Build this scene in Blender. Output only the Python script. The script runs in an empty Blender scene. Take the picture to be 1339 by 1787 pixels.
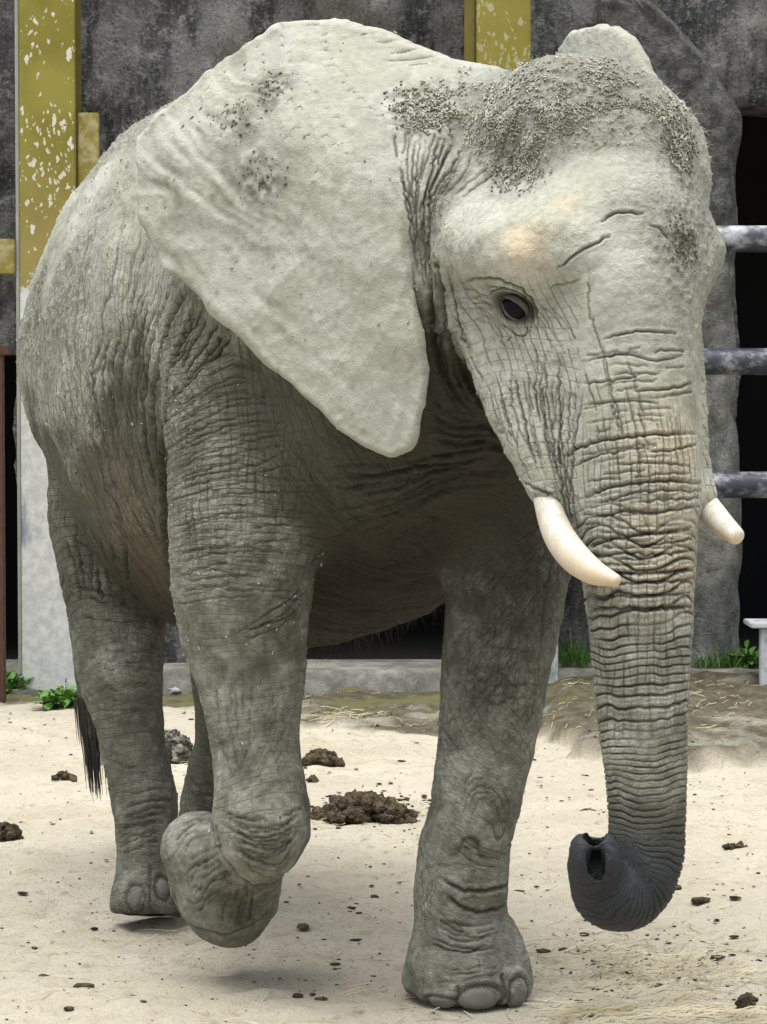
import bpy, bmesh, math, random, time
import numpy as np
from mathutils import Vector, Matrix
T0 = time.time()
random.seed(7)
RNG = np.random.default_rng(11)
sc = bpy.context.scene
COL = sc.collection
R = math.radians

# ------------------------------------------------------------------ camera
FPX, CX, CY = 4620.0, 669.5, 893.5          # focal length and centre in photo pixels
CAMH = 1.6
PITCH = math.atan(189.5 / FPX)
cam = bpy.data.cameras.new('camera')
camo = bpy.data.objects.new('camera', cam)
COL.objects.link(camo)
camo.location = (0, 0, CAMH)
camo.rotation_euler = (math.pi / 2 - PITCH, 0, 0)
cam.sensor_fit = 'VERTICAL'
cam.sensor_height = 24.0
cam.lens = 24.0 * FPX / 1787.0
cam.clip_end = 2000
sc.camera = camo

# ------------------------------------------------------------------ sky, sun, exposure
SUN_EL, SUN_AZ = R(82), R(215)              # azimuth measured clockwise from +Y
w = bpy.data.worlds.new('World')
sc.world = w
w.use_nodes = True
nt = w.node_tree
bg = nt.nodes['Background']
sky = nt.nodes.new('ShaderNodeTexSky')
sky.sky_type = 'NISHITA'
sky.sun_disc = False
sky.sun_elevation = SUN_EL
sky.sun_rotation = SUN_AZ
sky.dust_density = 4.0
sky.air_density = 1.0
hs = nt.nodes.new('ShaderNodeHueSaturation')
hs.inputs['Saturation'].default_value = 0.45
nt.links.new(sky.outputs[0], hs.inputs['Color'])
nt.links.new(hs.outputs[0], bg.inputs['Color'])
bg.inputs['Strength'].default_value = 0.062
sun = bpy.data.lights.new('sun', 'SUN')
sun.energy = 1.5
sun.angle = R(70)
sun.color = (1.0, 0.99, 0.96)
suno = bpy.data.objects.new('sun', sun)
COL.objects.link(suno)
sd = Vector((math.sin(SUN_AZ) * math.cos(SUN_EL), math.cos(SUN_AZ) * math.cos(SUN_EL), math.sin(SUN_EL)))
suno.rotation_euler = sd.to_track_quat('Z', 'Y').to_euler()
suno.location = (0, 0, 12)
sc.view_settings.view_transform = 'Standard'
sc.view_settings.look = 'None'
sc.view_settings.exposure = 1.75
sc.view_settings.gamma = 1.0
sc.view_settings.use_curve_mapping = False

# ------------------------------------------------------------------ pixel helpers
_cp, _sp = math.cos(PITCH), math.sin(PITCH)
def ray(x, y):
    a = (np.asarray(x, float) - CX) / FPX
    b = -(np.asarray(y, float) - CY) / FPX
    return np.stack([a, b * _sp + _cp, b * _cp - _sp], -1)
def P(x, y, Y):
    d = ray(x, y)
    return np.array([0, 0, CAMH]) + d * (Y / d[..., 1:2])
def S(Y): return FPX / Y                      # pixels per metre at depth Y
def G(x, y, z=0.0):                           # point on the ground under a pixel
    d = ray(x, y)
    t = (z - CAMH) / d[2]
    return np.array([0, 0, CAMH]) + d * t

# ------------------------------------------------------------------ numpy noise
def _h(i, j, k, seed):
    n = (i * 374761393 + j * 668265263 + k * 2147483647 + seed * 1274126177) & 0xffffffff
    n = ((n ^ (n >> 13)) * 1274126177) & 0xffffffff
    n = (n ^ (n >> 16)) & 0xffffffff
    return n.astype(np.float32) / np.float32(4294967295.0)
def vnoise(p, seed=0):
    p = np.asarray(p, np.float32)
    i = np.floor(p).astype(np.int64)
    f = (p - i).astype(np.float32)
    f = f * f * f * (f * (f * 6 - 15) + 10)
    r = 0
    for dx in (0, 1):
        wx = f[..., 0] if dx else 1 - f[..., 0]
        for dy in (0, 1):
            wy = f[..., 1] if dy else 1 - f[..., 1]
            for dz in (0, 1):
                wz = f[..., 2] if dz else 1 - f[..., 2]
                r = r + wx * wy * wz * _h(i[..., 0] + dx, i[..., 1] + dy, i[..., 2] + dz, seed)
    return r * 2 - 1
def fbm(p, seed=0, oct=3):
    p = np.asarray(p, np.float32)
    r, a = 0, 1.0
    for o in range(oct):
        r = r + a * vnoise(p * (2.03 ** o), seed + o * 17)
        a *= 0.5
    return r
def worley(u, v, seed=0):
    """2-D cells: returns F2-F1 (0 on the edges)"""
    iu = np.floor(u).astype(np.int64); iv = np.floor(v).astype(np.int64)
    f1 = np.full(u.shape, 9, np.float32); f2 = f1.copy()
    z = np.zeros_like(iu)
    for a in (-1, 0, 1):
        for b in (-1, 0, 1):
            px = iu + a + 0.1 + 0.8 * _h(iu + a, iv + b, z, seed)
            py = iv + b + 0.1 + 0.8 * _h(iu + a, iv + b, z + 1, seed)
            d = np.sqrt((u - px) ** 2 + (v - py) ** 2).astype(np.float32)
            m = d < f1
            f2 = np.where(m, f1, np.minimum(f2, d))
            f1 = np.where(m, d, f1)
    return f2 - f1

# ------------------------------------------------------------------ object helpers
def link(o, parent=None):
    COL.objects.link(o)
    if parent is not None: o.parent = parent
    return o
def tag(o, label=None, cat=None, group=None, kind=None):
    if label: o['label'] = label
    if cat: o['category'] = cat
    if group: o['group'] = group
    if kind: o['kind'] = kind
    return o
def empty(name, loc=(0, 0, 0)):
    o = bpy.data.objects.new(name, None); o.location = loc
    o.empty_display_size = 0.2
    return link(o)
def mesh_np(name, V, F, mat=None, smooth=True, parent=None):
    V = np.asarray(V, np.float32); F = np.asarray(F, np.int32)
    me = bpy.data.meshes.new(name)
    me.vertices.add(len(V)); me.vertices.foreach_set('co', V.ravel())
    k = F.shape[1]
    keep = np.ones(F.shape, bool)
    if k == 4: keep[:, 3] = F[:, 3] != F[:, 2]           # a repeated last index marks a triangle
    cnt = keep.sum(1).astype(np.int32); L = F[keep]
    me.loops.add(len(L)); me.loops.foreach_set('vertex_index', L)
    me.polygons.add(len(F))
    me.polygons.foreach_set('loop_start', np.r_[0, np.cumsum(cnt)[:-1]].astype(np.int32))
    me.polygons.foreach_set('loop_total', cnt)
    if smooth: me.polygons.foreach_set('use_smooth', np.ones(len(F), bool))
    me.update(calc_edges=True)
    if mat: me.materials.append(mat)
    return link(bpy.data.objects.new(name, me), parent)
def obj_bm(name, bm, mat=None, parent=None, smooth=False):
    me = bpy.data.meshes.new(name)
    bmesh.ops.recalc_face_normals(bm, faces=bm.faces)
    bm.to_mesh(me); bm.free()
    if smooth:
        me.polygons.foreach_set('use_smooth', np.ones(len(me.polygons), bool))
    if mat: me.materials.append(mat)
    return link(bpy.data.objects.new(name, me), parent)
def box(bm, x0, x1, y0, y1, z0, z1, bev=0.0):
    vs = [bm.verts.new((x, y, z)) for x in (x0, x1) for y in (y0, y1) for z in (z0, z1)]
    fs = [bm.faces.new([vs[i] for i in q]) for q in ((0,1,3,2),(4,6,7,5),(0,4,5,1),(2,3,7,6),(0,2,6,4),(1,5,7,3))]
    if bev:
        es = list({e for f in fs for e in f.edges})
        bmesh.ops.bevel(bm, geom=es, offset=bev, segments=2, affect='EDGES')
def sweep(pts, rad, nseg=16, cap=True, prof=None):
    """tube mesh (V,F quads/tri fan caps by degenerate rings)"""
    pts = np.asarray(pts, float); n = len(pts)
    tan = np.gradient(pts, axis=0); tan /= np.linalg.norm(tan, axis=1)[:, None]
    up = np.array([0.13, 0.2, 0.97]) if abs(tan[0][2]) < 0.9 else np.array([0.9, 0.1, 0.2])
    V = []
    a = np.linspace(0, 2 * np.pi, nseg, endpoint=False)
    for i in range(n):
        up = up - tan[i] * (up @ tan[i]); up /= np.linalg.norm(up)
        s = np.cross(tan[i], up)
        V.append(pts[i] + rad[i] * (np.cos(a)[:, None] * s + np.sin(a)[:, None] * up))
    V = np.concatenate(V)
    F = []
    for i in range(n - 1):
        for j in range(nseg):
            k = (j + 1) % nseg
            F.append((i*nseg+j, i*nseg+k, (i+1)*nseg+k, (i+1)*nseg+j))
    return V, np.array(F)
def catmull(pts, m):
    pts = np.asarray(pts, float)
    n = len(pts)
    p = np.vstack([2 * pts[0] - pts[1], pts, 2 * pts[-1] - pts[-2]])
    t = np.linspace(0, n - 1, m)
    i = np.minimum(t.astype(int), n - 2)
    f = (t - i)[:, None]
    a, b, c, d = p[i], p[i+1], p[i+2], p[i+3]
    return 0.5 * ((2*b) + (c-a)*f + (2*a-5*b+4*c-d)*f*f + (3*b-a-3*c+d)*f**3)

# ------------------------------------------------------------------ material helper
class NT:
    def __init__(s, name):
        s.m = bpy.data.materials.new(name); s.m.use_nodes = True
        s.t = s.m.node_tree; s.b = s.t.nodes['Principled BSDF']
        s.b.inputs['Specular IOR Level'].default_value = 0.3
    def n(s, ty, ins=None, **kw):
        nd = s.t.nodes.new(ty)
        for k, v in kw.items(): setattr(nd, k, v)
        for k, v in (ins or {}).items():
            if hasattr(v, 'is_output') or isinstance(v, bpy.types.NodeSocket): s.t.links.new(v, nd.inputs[k])
            else: nd.inputs[k].default_value = v
        return nd
    def lk(s, a, b): s.t.links.new(a, b)
    def obj(s):
        return s.n('ShaderNodeTexCoord').outputs['Object']
    def noise(s, vec, scale, detail=4, rough=0.55, dist=0.0):
        return s.n('ShaderNodeTexNoise', {'Vector': vec, 'Scale': scale, 'Detail': detail, 'Roughness': rough, 'Distortion': dist}).outputs['Fac']
    def vor(s, vec, scale, feature='F1', rand=1.0):
        nd = s.n('ShaderNodeTexVoronoi', {'Vector': vec, 'Scale': scale, 'Randomness': rand}, feature=feature)
        return nd.outputs['Distance']
    def map(s, vec, scale=(1,1,1), loc=(0,0,0)):
        return s.n('ShaderNodeMapping', {'Vector': vec, 'Scale': scale, 'Location': loc}).outputs[0]
    def ramp(s, fac, a, b, va=0.0, vb=1.0):
        return s.n('ShaderNodeMapRange', {'Value': fac, 'From Min': a, 'From Max': b, 'To Min': va, 'To Max': vb}, interpolation_type='SMOOTHSTEP').outputs[0]
    def mix(s, fac, a, b, blend='MIX'):
        nd = s.n('ShaderNodeMix', data_type='RGBA', blend_type=blend)
        for k, v in ((0, fac), (6, a), (7, b)):
            if isinstance(v, bpy.types.NodeSocket): s.lk(v, nd.inputs[k])
            else: nd.inputs[k].default_value = v if k == 0 else (*v, 1) if len(v) == 3 else v
        return nd.outputs[2]
    def math(s, op, a, b=0.5, c=None):
        nd = s.n('ShaderNodeMath', operation=op)
        for k, v in ((0, a), (1, b)) + (((2, c),) if c is not None else ()):
            if isinstance(v, bpy.types.NodeSocket): s.lk(v, nd.inputs[k])
            else: nd.inputs[k].default_value = v
        return nd.outputs[0]
    def attr(s, name):
        return s.n('ShaderNodeAttribute', attribute_name=name).outputs['Fac']
    def bump(s, h, strength=0.3, dist=0.01, nrm=None):
        nd = s.n('ShaderNodeBump', {'Height': h, 'Strength': strength, 'Distance': dist})
        if nrm is not None: s.lk(nrm, nd.inputs['Normal'])
        return nd.outputs[0]
    def out(s, col=None, rough=0.8, nrm=None):
        for k, v in (('Base Color', col), ('Roughness', rough)):
            if isinstance(v, bpy.types.NodeSocket): s.lk(v, s.b.inputs[k])
            elif v is not None: s.b.inputs[k].default_value = v if k == 'Roughness' else (*v, 1)
        if nrm is not None: s.lk(nrm, s.b.inputs['Normal'])
        return s.m

# ================================================================== SETTING
def px2x(x, Y): return (x - CX) / FPX * Y
def sst(x, a, b):
    t = np.clip((x - a) / (b - a), 0, 1); return t * t * (3 - 2 * t)
def axis(core0, core1, step, far):
    a = np.arange(core0, core1, step)
    out = []; v = core1; s_ = step
    while v < far[1]: out.append(v); s_ *= 1.35; v += s_
    out.append(far[1])
    pre = []; v = core0; s_ = step
    while v > far[0]: s_ *= 1.35; v -= s_; pre.append(max(v, far[0]))
    return np.unique(np.r_[pre, a, out])
# ---- ground: one sheet to the horizon, finely modelled in the yard
gx = axis(-2.7, 2.7, .026, (-150, 150)); gy = axis(6.2, 14.9, .034, (-60, 300))
GX, GY = np.meshgrid(gx, gy, indexing='ij')
g3 = np.stack([GX, GY, GX * 0], -1).reshape(-1, 3)
pxg = CX + FPX * g3[:, 0] / np.maximum(g3[:, 1], 3)
yb = np.interp(pxg, [-200, 300, 520, 780, 930, 985, 1050, 1200, 1500], [14.1, 13.9, 13.3, 13.1, 12.75, 12.3, 11.95, 11.75, 11.65])
wob = fbm(g3 * np.array([2.2, 2.2, 1]), 201, 3)
inyard = (sst(np.abs(g3[:, 0]), 2.9, 2.3) * sst(g3[:, 1], 6, 6.3) * sst(g3[:, 1], 14.95, 14.7))
gap = g3[:, 1] + .30 * fbm(g3 * np.array([1.6, 1.6, 1]), 201, 2) + .06 * wob + .05 * fbm(g3 * 11, 203, 2) - yb
soil = sst(gap, -.12, .12)
gap2 = g3[:, 1] + .30 * fbm(g3 * np.array([1.6, 1.6, 1]), 201, 2) - yb
step_ = sst(gap2, -.05, .10) * sst(pxg, 900, 1010) * inyard
near_feet = np.exp(-((g3[:, 0] - .22) ** 2 + (g3[:, 1] - 7.12) ** 2) / .12) 
gz = inyard * (.012 * fbm(g3 * 1.3, 204, 2) + .011 * fbm(g3 * 6, 205, 3) + .006 * fbm(g3 * 22, 206, 2) + soil * .022 * fbm(g3 * np.array([5, 9, 1]), 207, 3)) * (1 - near_feet) + .085 * step_ - .004
gz -= .006
ni, nj = GX.shape
I = np.arange(ni * nj).reshape(ni, nj)
gF = np.stack([I[:-1, :-1], I[1:, :-1], I[1:, 1:], I[:-1, 1:]], -1).reshape(-1, 4)
m = NT('sandy_ground'); co = m.obj()
a = m.noise(co, 1.6, 5, .6); b = m.noise(co, 11, 6, .65); c = m.noise(co, 70, 4, .6); d = m.noise(co, 240, 2, .6)
sand = m.mix(m.ramp(a, .3, .7), (.405, .365, .275), (.52, .475, .375))
sand = m.mix(m.ramp(b, .50, .66, 0, .6), sand, (.33, .29, .215))
sand = m.mix(m.ramp(c, .55, .68, 0, .65), sand, (.25, .205, .13))
sand = m.mix(m.ramp(m.noise(m.map(co, (1, .6, 1)), 28, 5, .7), .55, .68, 0, .6), sand, (.30, .255, .175))
sand = m.mix(m.ramp(m.noise(co, .7, 4, .6), .40, .62, 0, .5), sand, (.42, .385, .31))
sand = m.mix(m.ramp(d, .56, .68, 0, .6), sand, (.62, .57, .45))
blot = m.vor(m.map(co, (1, .55, 1)), 7.5); bl = m.math('MULTIPLY', m.ramp(blot, .06, .20, 1, 0), m.ramp(c, .42, .55))
sand = m.mix(m.math('MULTIPLY', bl, .55), sand, (.17, .14, .085))
mudc = m.mix(m.ramp(b, .35, .65), (.060, .052, .030), (.135, .118, .078))
mudc = m.mix(m.ramp(a, .52, .66, 0, .75), mudc, (.30, .29, .24))
mudc = m.mix(m.ramp(c, .52, .66, 0, .7), mudc, (.07, .06, .035))
gc = m.mix(m.attr('soil'), sand, mudc)
gc = m.mix(m.attr('moss'), gc, m.mix(b, (.09, .10, .035), (.17, .16, .07)))
m.out(gc, .95, m.bump(m.math('ADD', m.math('MULTIPLY', c, .7), m.math('ADD', m.math('MULTIPLY', d, .5), b)), .9, .016)); GROUND = m.m
o = mesh_np('ground', np.c_[g3[:, :2], gz], gF, GROUND)
tag(o, 'pale sandy yard floor with darker muddy soil towards the wall', None, None, 'structure')
moss = soil * sst(g3[:, 1], 13.2, 14.4) * sst(fbm(g3 * np.array([1.5, 4, 1]), 209, 3), -.2, .5) * sst(pxg, 1150, 900)
for nm, arr in (('soil', soil), ('moss', moss)):
    at = o.data.attributes.new(nm, 'FLOAT', 'POINT'); at.data.foreach_set('value', np.clip(arr, 0, 1).astype(np.float32))
def gh(x, y):                                   # ground height under a point
    i = int(np.clip(np.searchsorted(gx, x), 1, ni - 1)); j = int(np.clip(np.searchsorted(gy, y), 1, nj - 1))
    return float(gz[i * nj + j])

# ---- back wall of weathered rockwork with openings to dark stalls
WY = 15.2
def zof(y, Y): return float(P(CX, y, Y)[2])
def xof(x, Y): return float(P(x, 700, Y)[0])
OPEN = [(xof(1277, WY), 5.2, .05, zof(182, WY)), (xof(455, WY), xof(975, WY), .05, zof(190, WY)), (-5.4, xof(33, WY), .05, zof(612, WY))]
def snap(a, vals):
    for v in vals: a[np.argmin(np.abs(a - v))] = v
    return a
wx = snap(np.arange(-6.5, 7.0, .045), [q for o in OPEN for q in o[:2]]); wz = snap(np.arange(-.05, 5.2, .045), [q for o in OPEN for q in o[2:]])
WX, WZ = np.meshgrid(wx, wz, indexing='ij')
w3 = np.stack([WX, WX * 0, WZ], -1).reshape(-1, 3)
cxw = (WX[:-1, :-1] + WX[1:, :-1]) / 2; czw = (WZ[:-1, :-1] + WZ[:-1, 1:]) / 2
hole = np.zeros(cxw.shape, bool)
for x0, x1, z0, z1 in OPEN: hole |= (cxw > x0) & (cxw < x1) & (czw > z0) & (czw < z1)
wdx = .030 * fbm(np.stack([w3[:, 0] * .6, w3[:, 0] * 0, w3[:, 2] * 2.2], -1), 211, 3) + .012 * fbm(w3 * np.array([1, 1, 9]), 218, 2) + .035 * np.clip((zof(182, WY) - w3[:, 2]) / 3, 0, 1) * sst(w3[:, 0], 1.4, 1.9)
wdz = .022 * fbm(w3 * np.array([2.5, 1, .6]), 212, 3) * sst(w3[:, 2], .3, 1)
def ridge(p, seed): return 1 - np.abs(fbm(p, seed, 3))
rel = .07 * fbm(w3 * np.array([.9, 1, .7]), 213, 3) + .035 * ridge(w3 * np.array([1.6, 1, 1.1]), 214) + .018 * fbm(w3 * 6, 215, 3) + .010 * fbm(w3 * 17, 216, 2)
arch = np.exp(-((np.hypot(w3[:, 0] - 1.25, w3[:, 2] - 2.5) - .72) / .06) ** 2) * (w3[:, 2] > 2.4) * .05
jn, kn = WX.shape
I = np.arange(jn * kn).reshape(jn, kn)
wF = np.stack([I[:-1, :-1], I[1:, :-1], I[1:, 1:], I[:-1, 1:]], -1)[~hole]
m = NT('rockwork'); co = m.obj()
a = m.noise(co, 1.1, 5, .6); b = m.noise(m.map(co, (3.2, 1, .55)), 2.2, 6, .65); c = m.noise(co, 14, 6, .7); d = m.noise(co, 55, 4, .65)
rc = m.mix(m.ramp(b, .40, .60), (.034, .036, .038), (.15, .148, .145))
rc = m.mix(m.ramp(a, .48, .66, 0, .6), rc, (.085, .068, .082))
rc = m.mix(m.ramp(c, .50, .66, 0, .8), rc, (.21, .21, .195))
rc = m.mix(m.ramp(m.noise(m.map(co, (1.6, 1, .8)), 2.0, 5, .65), .50, .66, 0, .6), rc, (.19, .195, .175))
rc = m.mix(m.ramp(d, .56, .68, 0, .6), rc, (.30, .30, .275))
rc = m.mix(m.ramp(d, .44, .30, 0, .8), rc, (.016, .016, .017))
rc = m.mix(m.ramp(m.noise(co, 5, 5, .7), .42, .30, 0, .7), rc, (.025, .026, .027))
m.out(rc, .9, m.bump(m.math('ADD', m.math('MULTIPLY', c, 1.0), m.math('MULTIPLY', d, .5)), .9, .03)); ROCK = m.m
o = mesh_np('rock_wall', np.c_[w3[:, 0] + wdx, WY - rel - arch, w3[:, 2] + wdz], wF, ROCK)
me = o.data
bm = bmesh.new(); bm.from_mesh(me)
bmesh.ops.delete(bm, geom=[v for v in bm.verts if not v.link_faces], context='VERTS')
ex = bmesh.ops.extrude_edge_only(bm, edges=[e for e in bm.edges if e.is_boundary])
for v in ex['geom']:
    if isinstance(v, bmesh.types.BMVert): v.co.y += .55
bmesh.ops.recalc_face_normals(bm, faces=bm.faces)
bm.to_mesh(me); bm.free()
tag(o, 'dark weathered rockwork wall with black openings behind the elephant', 'wall')
# ---- rock pillar with a rounded shoulder, standing proud of the wall
pxs = np.linspace(xof(1045, 15.0), xof(1284, 15.0), 44); pzs = np.linspace(.0, zof(-30, 15.0), 110)
PX, PZ = np.meshgrid(pxs, pzs, indexing='ij')
top = pzs[-1]; xr = pxs[-1]; rad = .62
p3 = np.stack([PX, PX * 0, PZ], -1).reshape(-1, 3)
# rounded right shoulder: squeeze the columns under a quarter ellipse
zt = np.clip((p3[:, 2] - (top - .72)) / .72, 0, 1)
xmax = pxs[0] + (xr - pxs[0]) * np.where(zt > 0, np.sqrt(np.maximum(1 - zt ** 2.2, .0)) * .62 + .38 * (1 - zt), 1)
tx = (p3[:, 0] - pxs[0]) / (xr - pxs[0])
edge_n = .022 * fbm(np.stack([p3[:, 2] * 2.5, p3[:, 2] * 0, p3[:, 2] * 0], 1), 311, 3)
x3 = pxs[0] + tx * (xmax - pxs[0]) + edge_n * tx + .045 * tx * np.clip(1 - p3[:, 2] / top, 0, 1)
prof = .12 * (1 - np.clip((tx - .86) / .14, 0, 1) ** 2) * (1 - np.clip((zt - .86) / .14, 0, 1) ** 2)
y3 = 15.10 - prof - .035 * fbm(p3 * np.array([2.2, 1, 1.6]), 313, 3) - .014 * fbm(p3 * 9, 314, 3) - .008 * fbm(p3 * 24, 315, 2)
II = np.arange(44 * 110).reshape(44, 110)
pF = np.stack([II[:-1, :-1], II[1:, :-1], II[1:, 1:], II[:-1, 1:]], -1).reshape(-1, 4)
m = NT('pale_rockwork'); co = m.obj()
a = m.noise(co, 1.6, 5, .6); bb_ = m.noise(m.map(co, (2.4, 1, .7)), 2.6, 6, .65); c = m.noise(co, 16, 6, .7); dd_ = m.noise(co, 60, 4, .65)
rc = m.mix(m.ramp(bb_, .36, .62), (.15, .155, .14), (.30, .30, .27))
rc = m.mix(m.ramp(a, .50, .68, 0, .6), rc, (.34, .32, .27))
rc = m.mix(m.ramp(c, .52, .66, 0, .6), rc, (.38, .38, .345))
rc = m.mix(m.ramp(c, .44, .32, 0, .7), rc, (.085, .09, .082))
rc = m.mix(m.ramp(dd_, .42, .30, 0, .7), rc, (.035, .036, .033))
zz_ = m.n('ShaderNodeSeparateXYZ', {0: co}).outputs['Z']
rc = m.mix(m.ramp(m.math('ADD', zz_, m.math('MULTIPLY_ADD', bb_, 2.0, -1.0)), 1.6, 2.9, 0, .82), rc, m.mix(m.ramp(c, .40, .62), (.030, .031, .032), (.12, .12, .115)))
m.out(rc, .9, m.bump(m.math('ADD', c, m.math('MULTIPLY', dd_, .6)), 1.0, .035))
o = mesh_np('rock_pillar', np.c_[x3, y3, p3[:, 2]], pF, m.m)
bm = bmesh.new(); bm.from_mesh(o.data)
ex = bmesh.ops.extrude_edge_only(bm, edges=[e for e in bm.edges if e.is_boundary])
for v in ex['geom']:
    if isinstance(v, bmesh.types.BMVert): v.co.y = 15.45
bmesh.ops.recalc_face_normals(bm, faces=bm.faces)
bm.to_mesh(o.data); bm.free()
o.data.polygons.foreach_set('use_smooth', np.ones(len(o.data.polygons), bool))
tag(o, 'pale grey rock pillar with rounded shoulder beside the dark stall opening', 'pillar')
# dark stalls behind the wall
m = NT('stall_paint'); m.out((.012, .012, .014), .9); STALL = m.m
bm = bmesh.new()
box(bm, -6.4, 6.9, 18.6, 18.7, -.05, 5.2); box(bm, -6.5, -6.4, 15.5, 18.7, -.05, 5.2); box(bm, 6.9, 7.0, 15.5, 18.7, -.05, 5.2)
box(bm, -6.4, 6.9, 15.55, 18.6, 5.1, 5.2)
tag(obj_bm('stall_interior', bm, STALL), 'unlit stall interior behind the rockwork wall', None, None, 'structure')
bm = bmesh.new(); box(bm, -6.4, 6.9, 15.4, 18.6, -.02, .04)
m = NT('stall_floor'); m.out((.03, .028, .025), .9)
tag(obj_bm('stall_floor', bm, m.m), 'dark floor inside the stalls', None, None, 'structure')
# ---- concrete kerb along the wall
bm = bmesh.new()
NX = 120
xs = np.linspace(-6, 6.5, NX)
rows = []
for i, x in enumerate(xs):
    j1, j2 = .008 * math.sin(i * 1.7) + random.uniform(-.004, .004), random.uniform(-.006, .006)
    rows.append([bm.verts.new(v) for v in ((x, 14.76 + j1, -.03), (x, 14.77 + j1, .085 + j2), (x, 14.80 + j1, .105 + j2), (x, 15.4, .108))])
for i in range(NX - 1):
    for k in range(3): bm.faces.new((rows[i][k], rows[i+1][k], rows[i+1][k+1], rows[i][k+1]))
m = NT('old_concrete'); co = m.obj(); b = m.noise(co, 6, 6, .65); c = m.noise(co, 50, 4, .6)
kc = m.mix(m.ramp(b, .35, .65), (.13, .13, .11), (.27, .265, .23)); kc = m.mix(m.ramp(c, .55, .7, 0, .6), kc, (.08, .085, .05))
m.out(kc, .9, m.bump(m.math('ADD', b, c), .5, .01)); CONC = m.m
o = obj_bm('kerb', bm, CONC, None, True); tag(o, 'low grey concrete kerb along the foot of the rockwork wall', None, None, 'structure')

# ---- steel columns
m = NT('column_paint'); co = m.obj()
a = m.noise(co, 3, 5, .6); b = m.noise(co, 22, 5, .65)
z = m.n('ShaderNodeSeparateXYZ', {0: co}).outputs['Z']
yel = m.mix(m.ramp(a, .3, .7), (.185, .16, .022), (.255, .225, .042))
yel = m.mix(m.ramp(z, 3.1, 2.35, 0, .55), yel, (.30, .23, .09))
# bird splashes: short drops drawn out downwards
wv = m.n('ShaderNodeTexNoise', {'Vector': co, 'Scale': 22, 'Detail': 4}).outputs['Color']
wv = m.n('ShaderNodeVectorMath', {0: wv, 'Scale': .055}, operation='SCALE').outputs[0]
cv = m.n('ShaderNodeVectorMath', {0: co, 1: wv}, operation='ADD').outputs[0]
sp1 = m.ramp(m.math('SUBTRACT', m.vor(m.map(cv, (1, 1, .36)), 19), m.math('MULTIPLY', m.ramp(m.noise(co, 5, 2), .28, .62), .24)), .0, .03, 1, 0)
sp2 = m.ramp(m.math('SUBTRACT', m.vor(m.map(cv, (1, 1, .40), (3.1, 0, 1.7)), 38), m.math('MULTIPLY', m.ramp(m.noise(co, 4, 2), .30, .60), .30)), .0, .05, 1, 0)
spl = m.math('MULTIPLY', m.math('MAXIMUM', sp1, m.math('MULTIPLY', sp2, .9)), m.ramp(m.n('ShaderNodeSeparateXYZ', {0: co}).outputs['X'], -.5, .4, .95, .35))
yel = m.mix(spl, yel, (.60, .59, .50))
wht = m.mix(m.ramp(b, .35, .7), (.48, .49, .47), (.64, .65, .62))
wht = m.mix(m.ramp(m.noise(m.map(co, (1, 1, .3)), 5, 4), .56, .68, 0, .8), wht, (.10, .14, .22))
line_ = m.math('ADD', z, m.math('MULTIPLY_ADD', b, .5, -.25))
cc = m.mix(m.ramp(line_, 2.22, 2.30, 1, 0), yel, wht)
m.out(cc, .55, m.bump(m.math('ADD', b, spl), .25, .004)); PAINT = m.m
m = NT('olive_paint'); co = m.obj(); b = m.noise(co, 14, 5, .65)
m.out(m.mix(b, (.10, .085, .02), (.20, .165, .035)), .6, m.bump(b, .2, .004)); OLIVE = m.m
m = NT('olive_light'); co = m.obj(); b = m.noise(co, 14, 5, .65)
m.out(m.mix(m.ramp(b, .4, .65), (.22, .18, .035), (.36, .32, .16)), .6, m.bump(b, .2, .004)); OLIVEL = m.m
m = NT('pale_green_paint'); co = m.obj(); q_ = m.noise(co, 9, 5); m.out(m.mix(q_, (.24, .26, .20), (.48, .50, .45)), .6); GREENW = m.m
m = NT('bolt_steel'); m.out((.25, .22, .10), .5); BOLT = m.m
def steel_column(label, x0, x1, plate_l, brackets):
    yf = 14.60
    root = empty('steel_column', ((x0 + x1) / 2, yf + .15, 0))
    def part(nm, b6, mat, bev=.006):
        bm = bmesh.new(); box(bm, *b6, bev); o = obj_bm(nm, bm, mat, root)
        o.matrix_parent_inverse = Matrix.Translation(-Vector(root.location)); return o
    part('front_flange', (x0, x1, yf, yf + .028, -.02, 4.9), PAINT)
    xm = (x0 + x1) / 2
    part('web', (xm - .012, xm + .012, yf + .029, yf + .27, -.02, 4.9), OLIVE, 0)
    part('rear_flange', (x0, x1, yf + .271, yf + .30, -.02, 4.9), OLIVE)
    part('base_plate', (x0 - .07, x1 + .07, yf - .07, yf + .36, -.02, .022), CONC)
    if plate_l: part('side_plate', (x0 + plate_l, x0 - .003, yf + .05, yf + .075, -.02, 4.9), OLIVE if plate_l < -.04 else GREENW)
    for (bx0, bx1, bz0, bz1, nb) in brackets:
        p = part('bracket', (bx0, bx1, yf + .035, yf + .06, bz0, bz1), OLIVEL)
        lip = bmesh.new(); box(lip, bx0 - .006, bx1 + .006, yf + .015, yf + .034, bz1 - .012, bz1 + .004, .003)
        o = obj_bm('bracket_lip', lip, OLIVEL, p); o.matrix_parent_inverse = Matrix.Translation(-Vector(root.location))
        for k in range(nb):
            bb = bmesh.new(); bmesh.ops.create_cone(bb, cap_ends=True, segments=6, radius1=.013, radius2=.013, depth=.02)
            bb.transform(Matrix.Translation(((bx0 + bx1) / 2 - .015, yf + .026, bz0 + .03 + k * (bz1 - bz0 - .07))) @ Matrix.Rotation(math.pi / 2, 4, 'X'))
            o = obj_bm('bolt', bb, BOLT, p); o.matrix_parent_inverse = Matrix.Translation(-Vector(root.location))
    tag(root, label, 'column', 'yellow steel columns along the wall')
CY_ = 14.6
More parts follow.
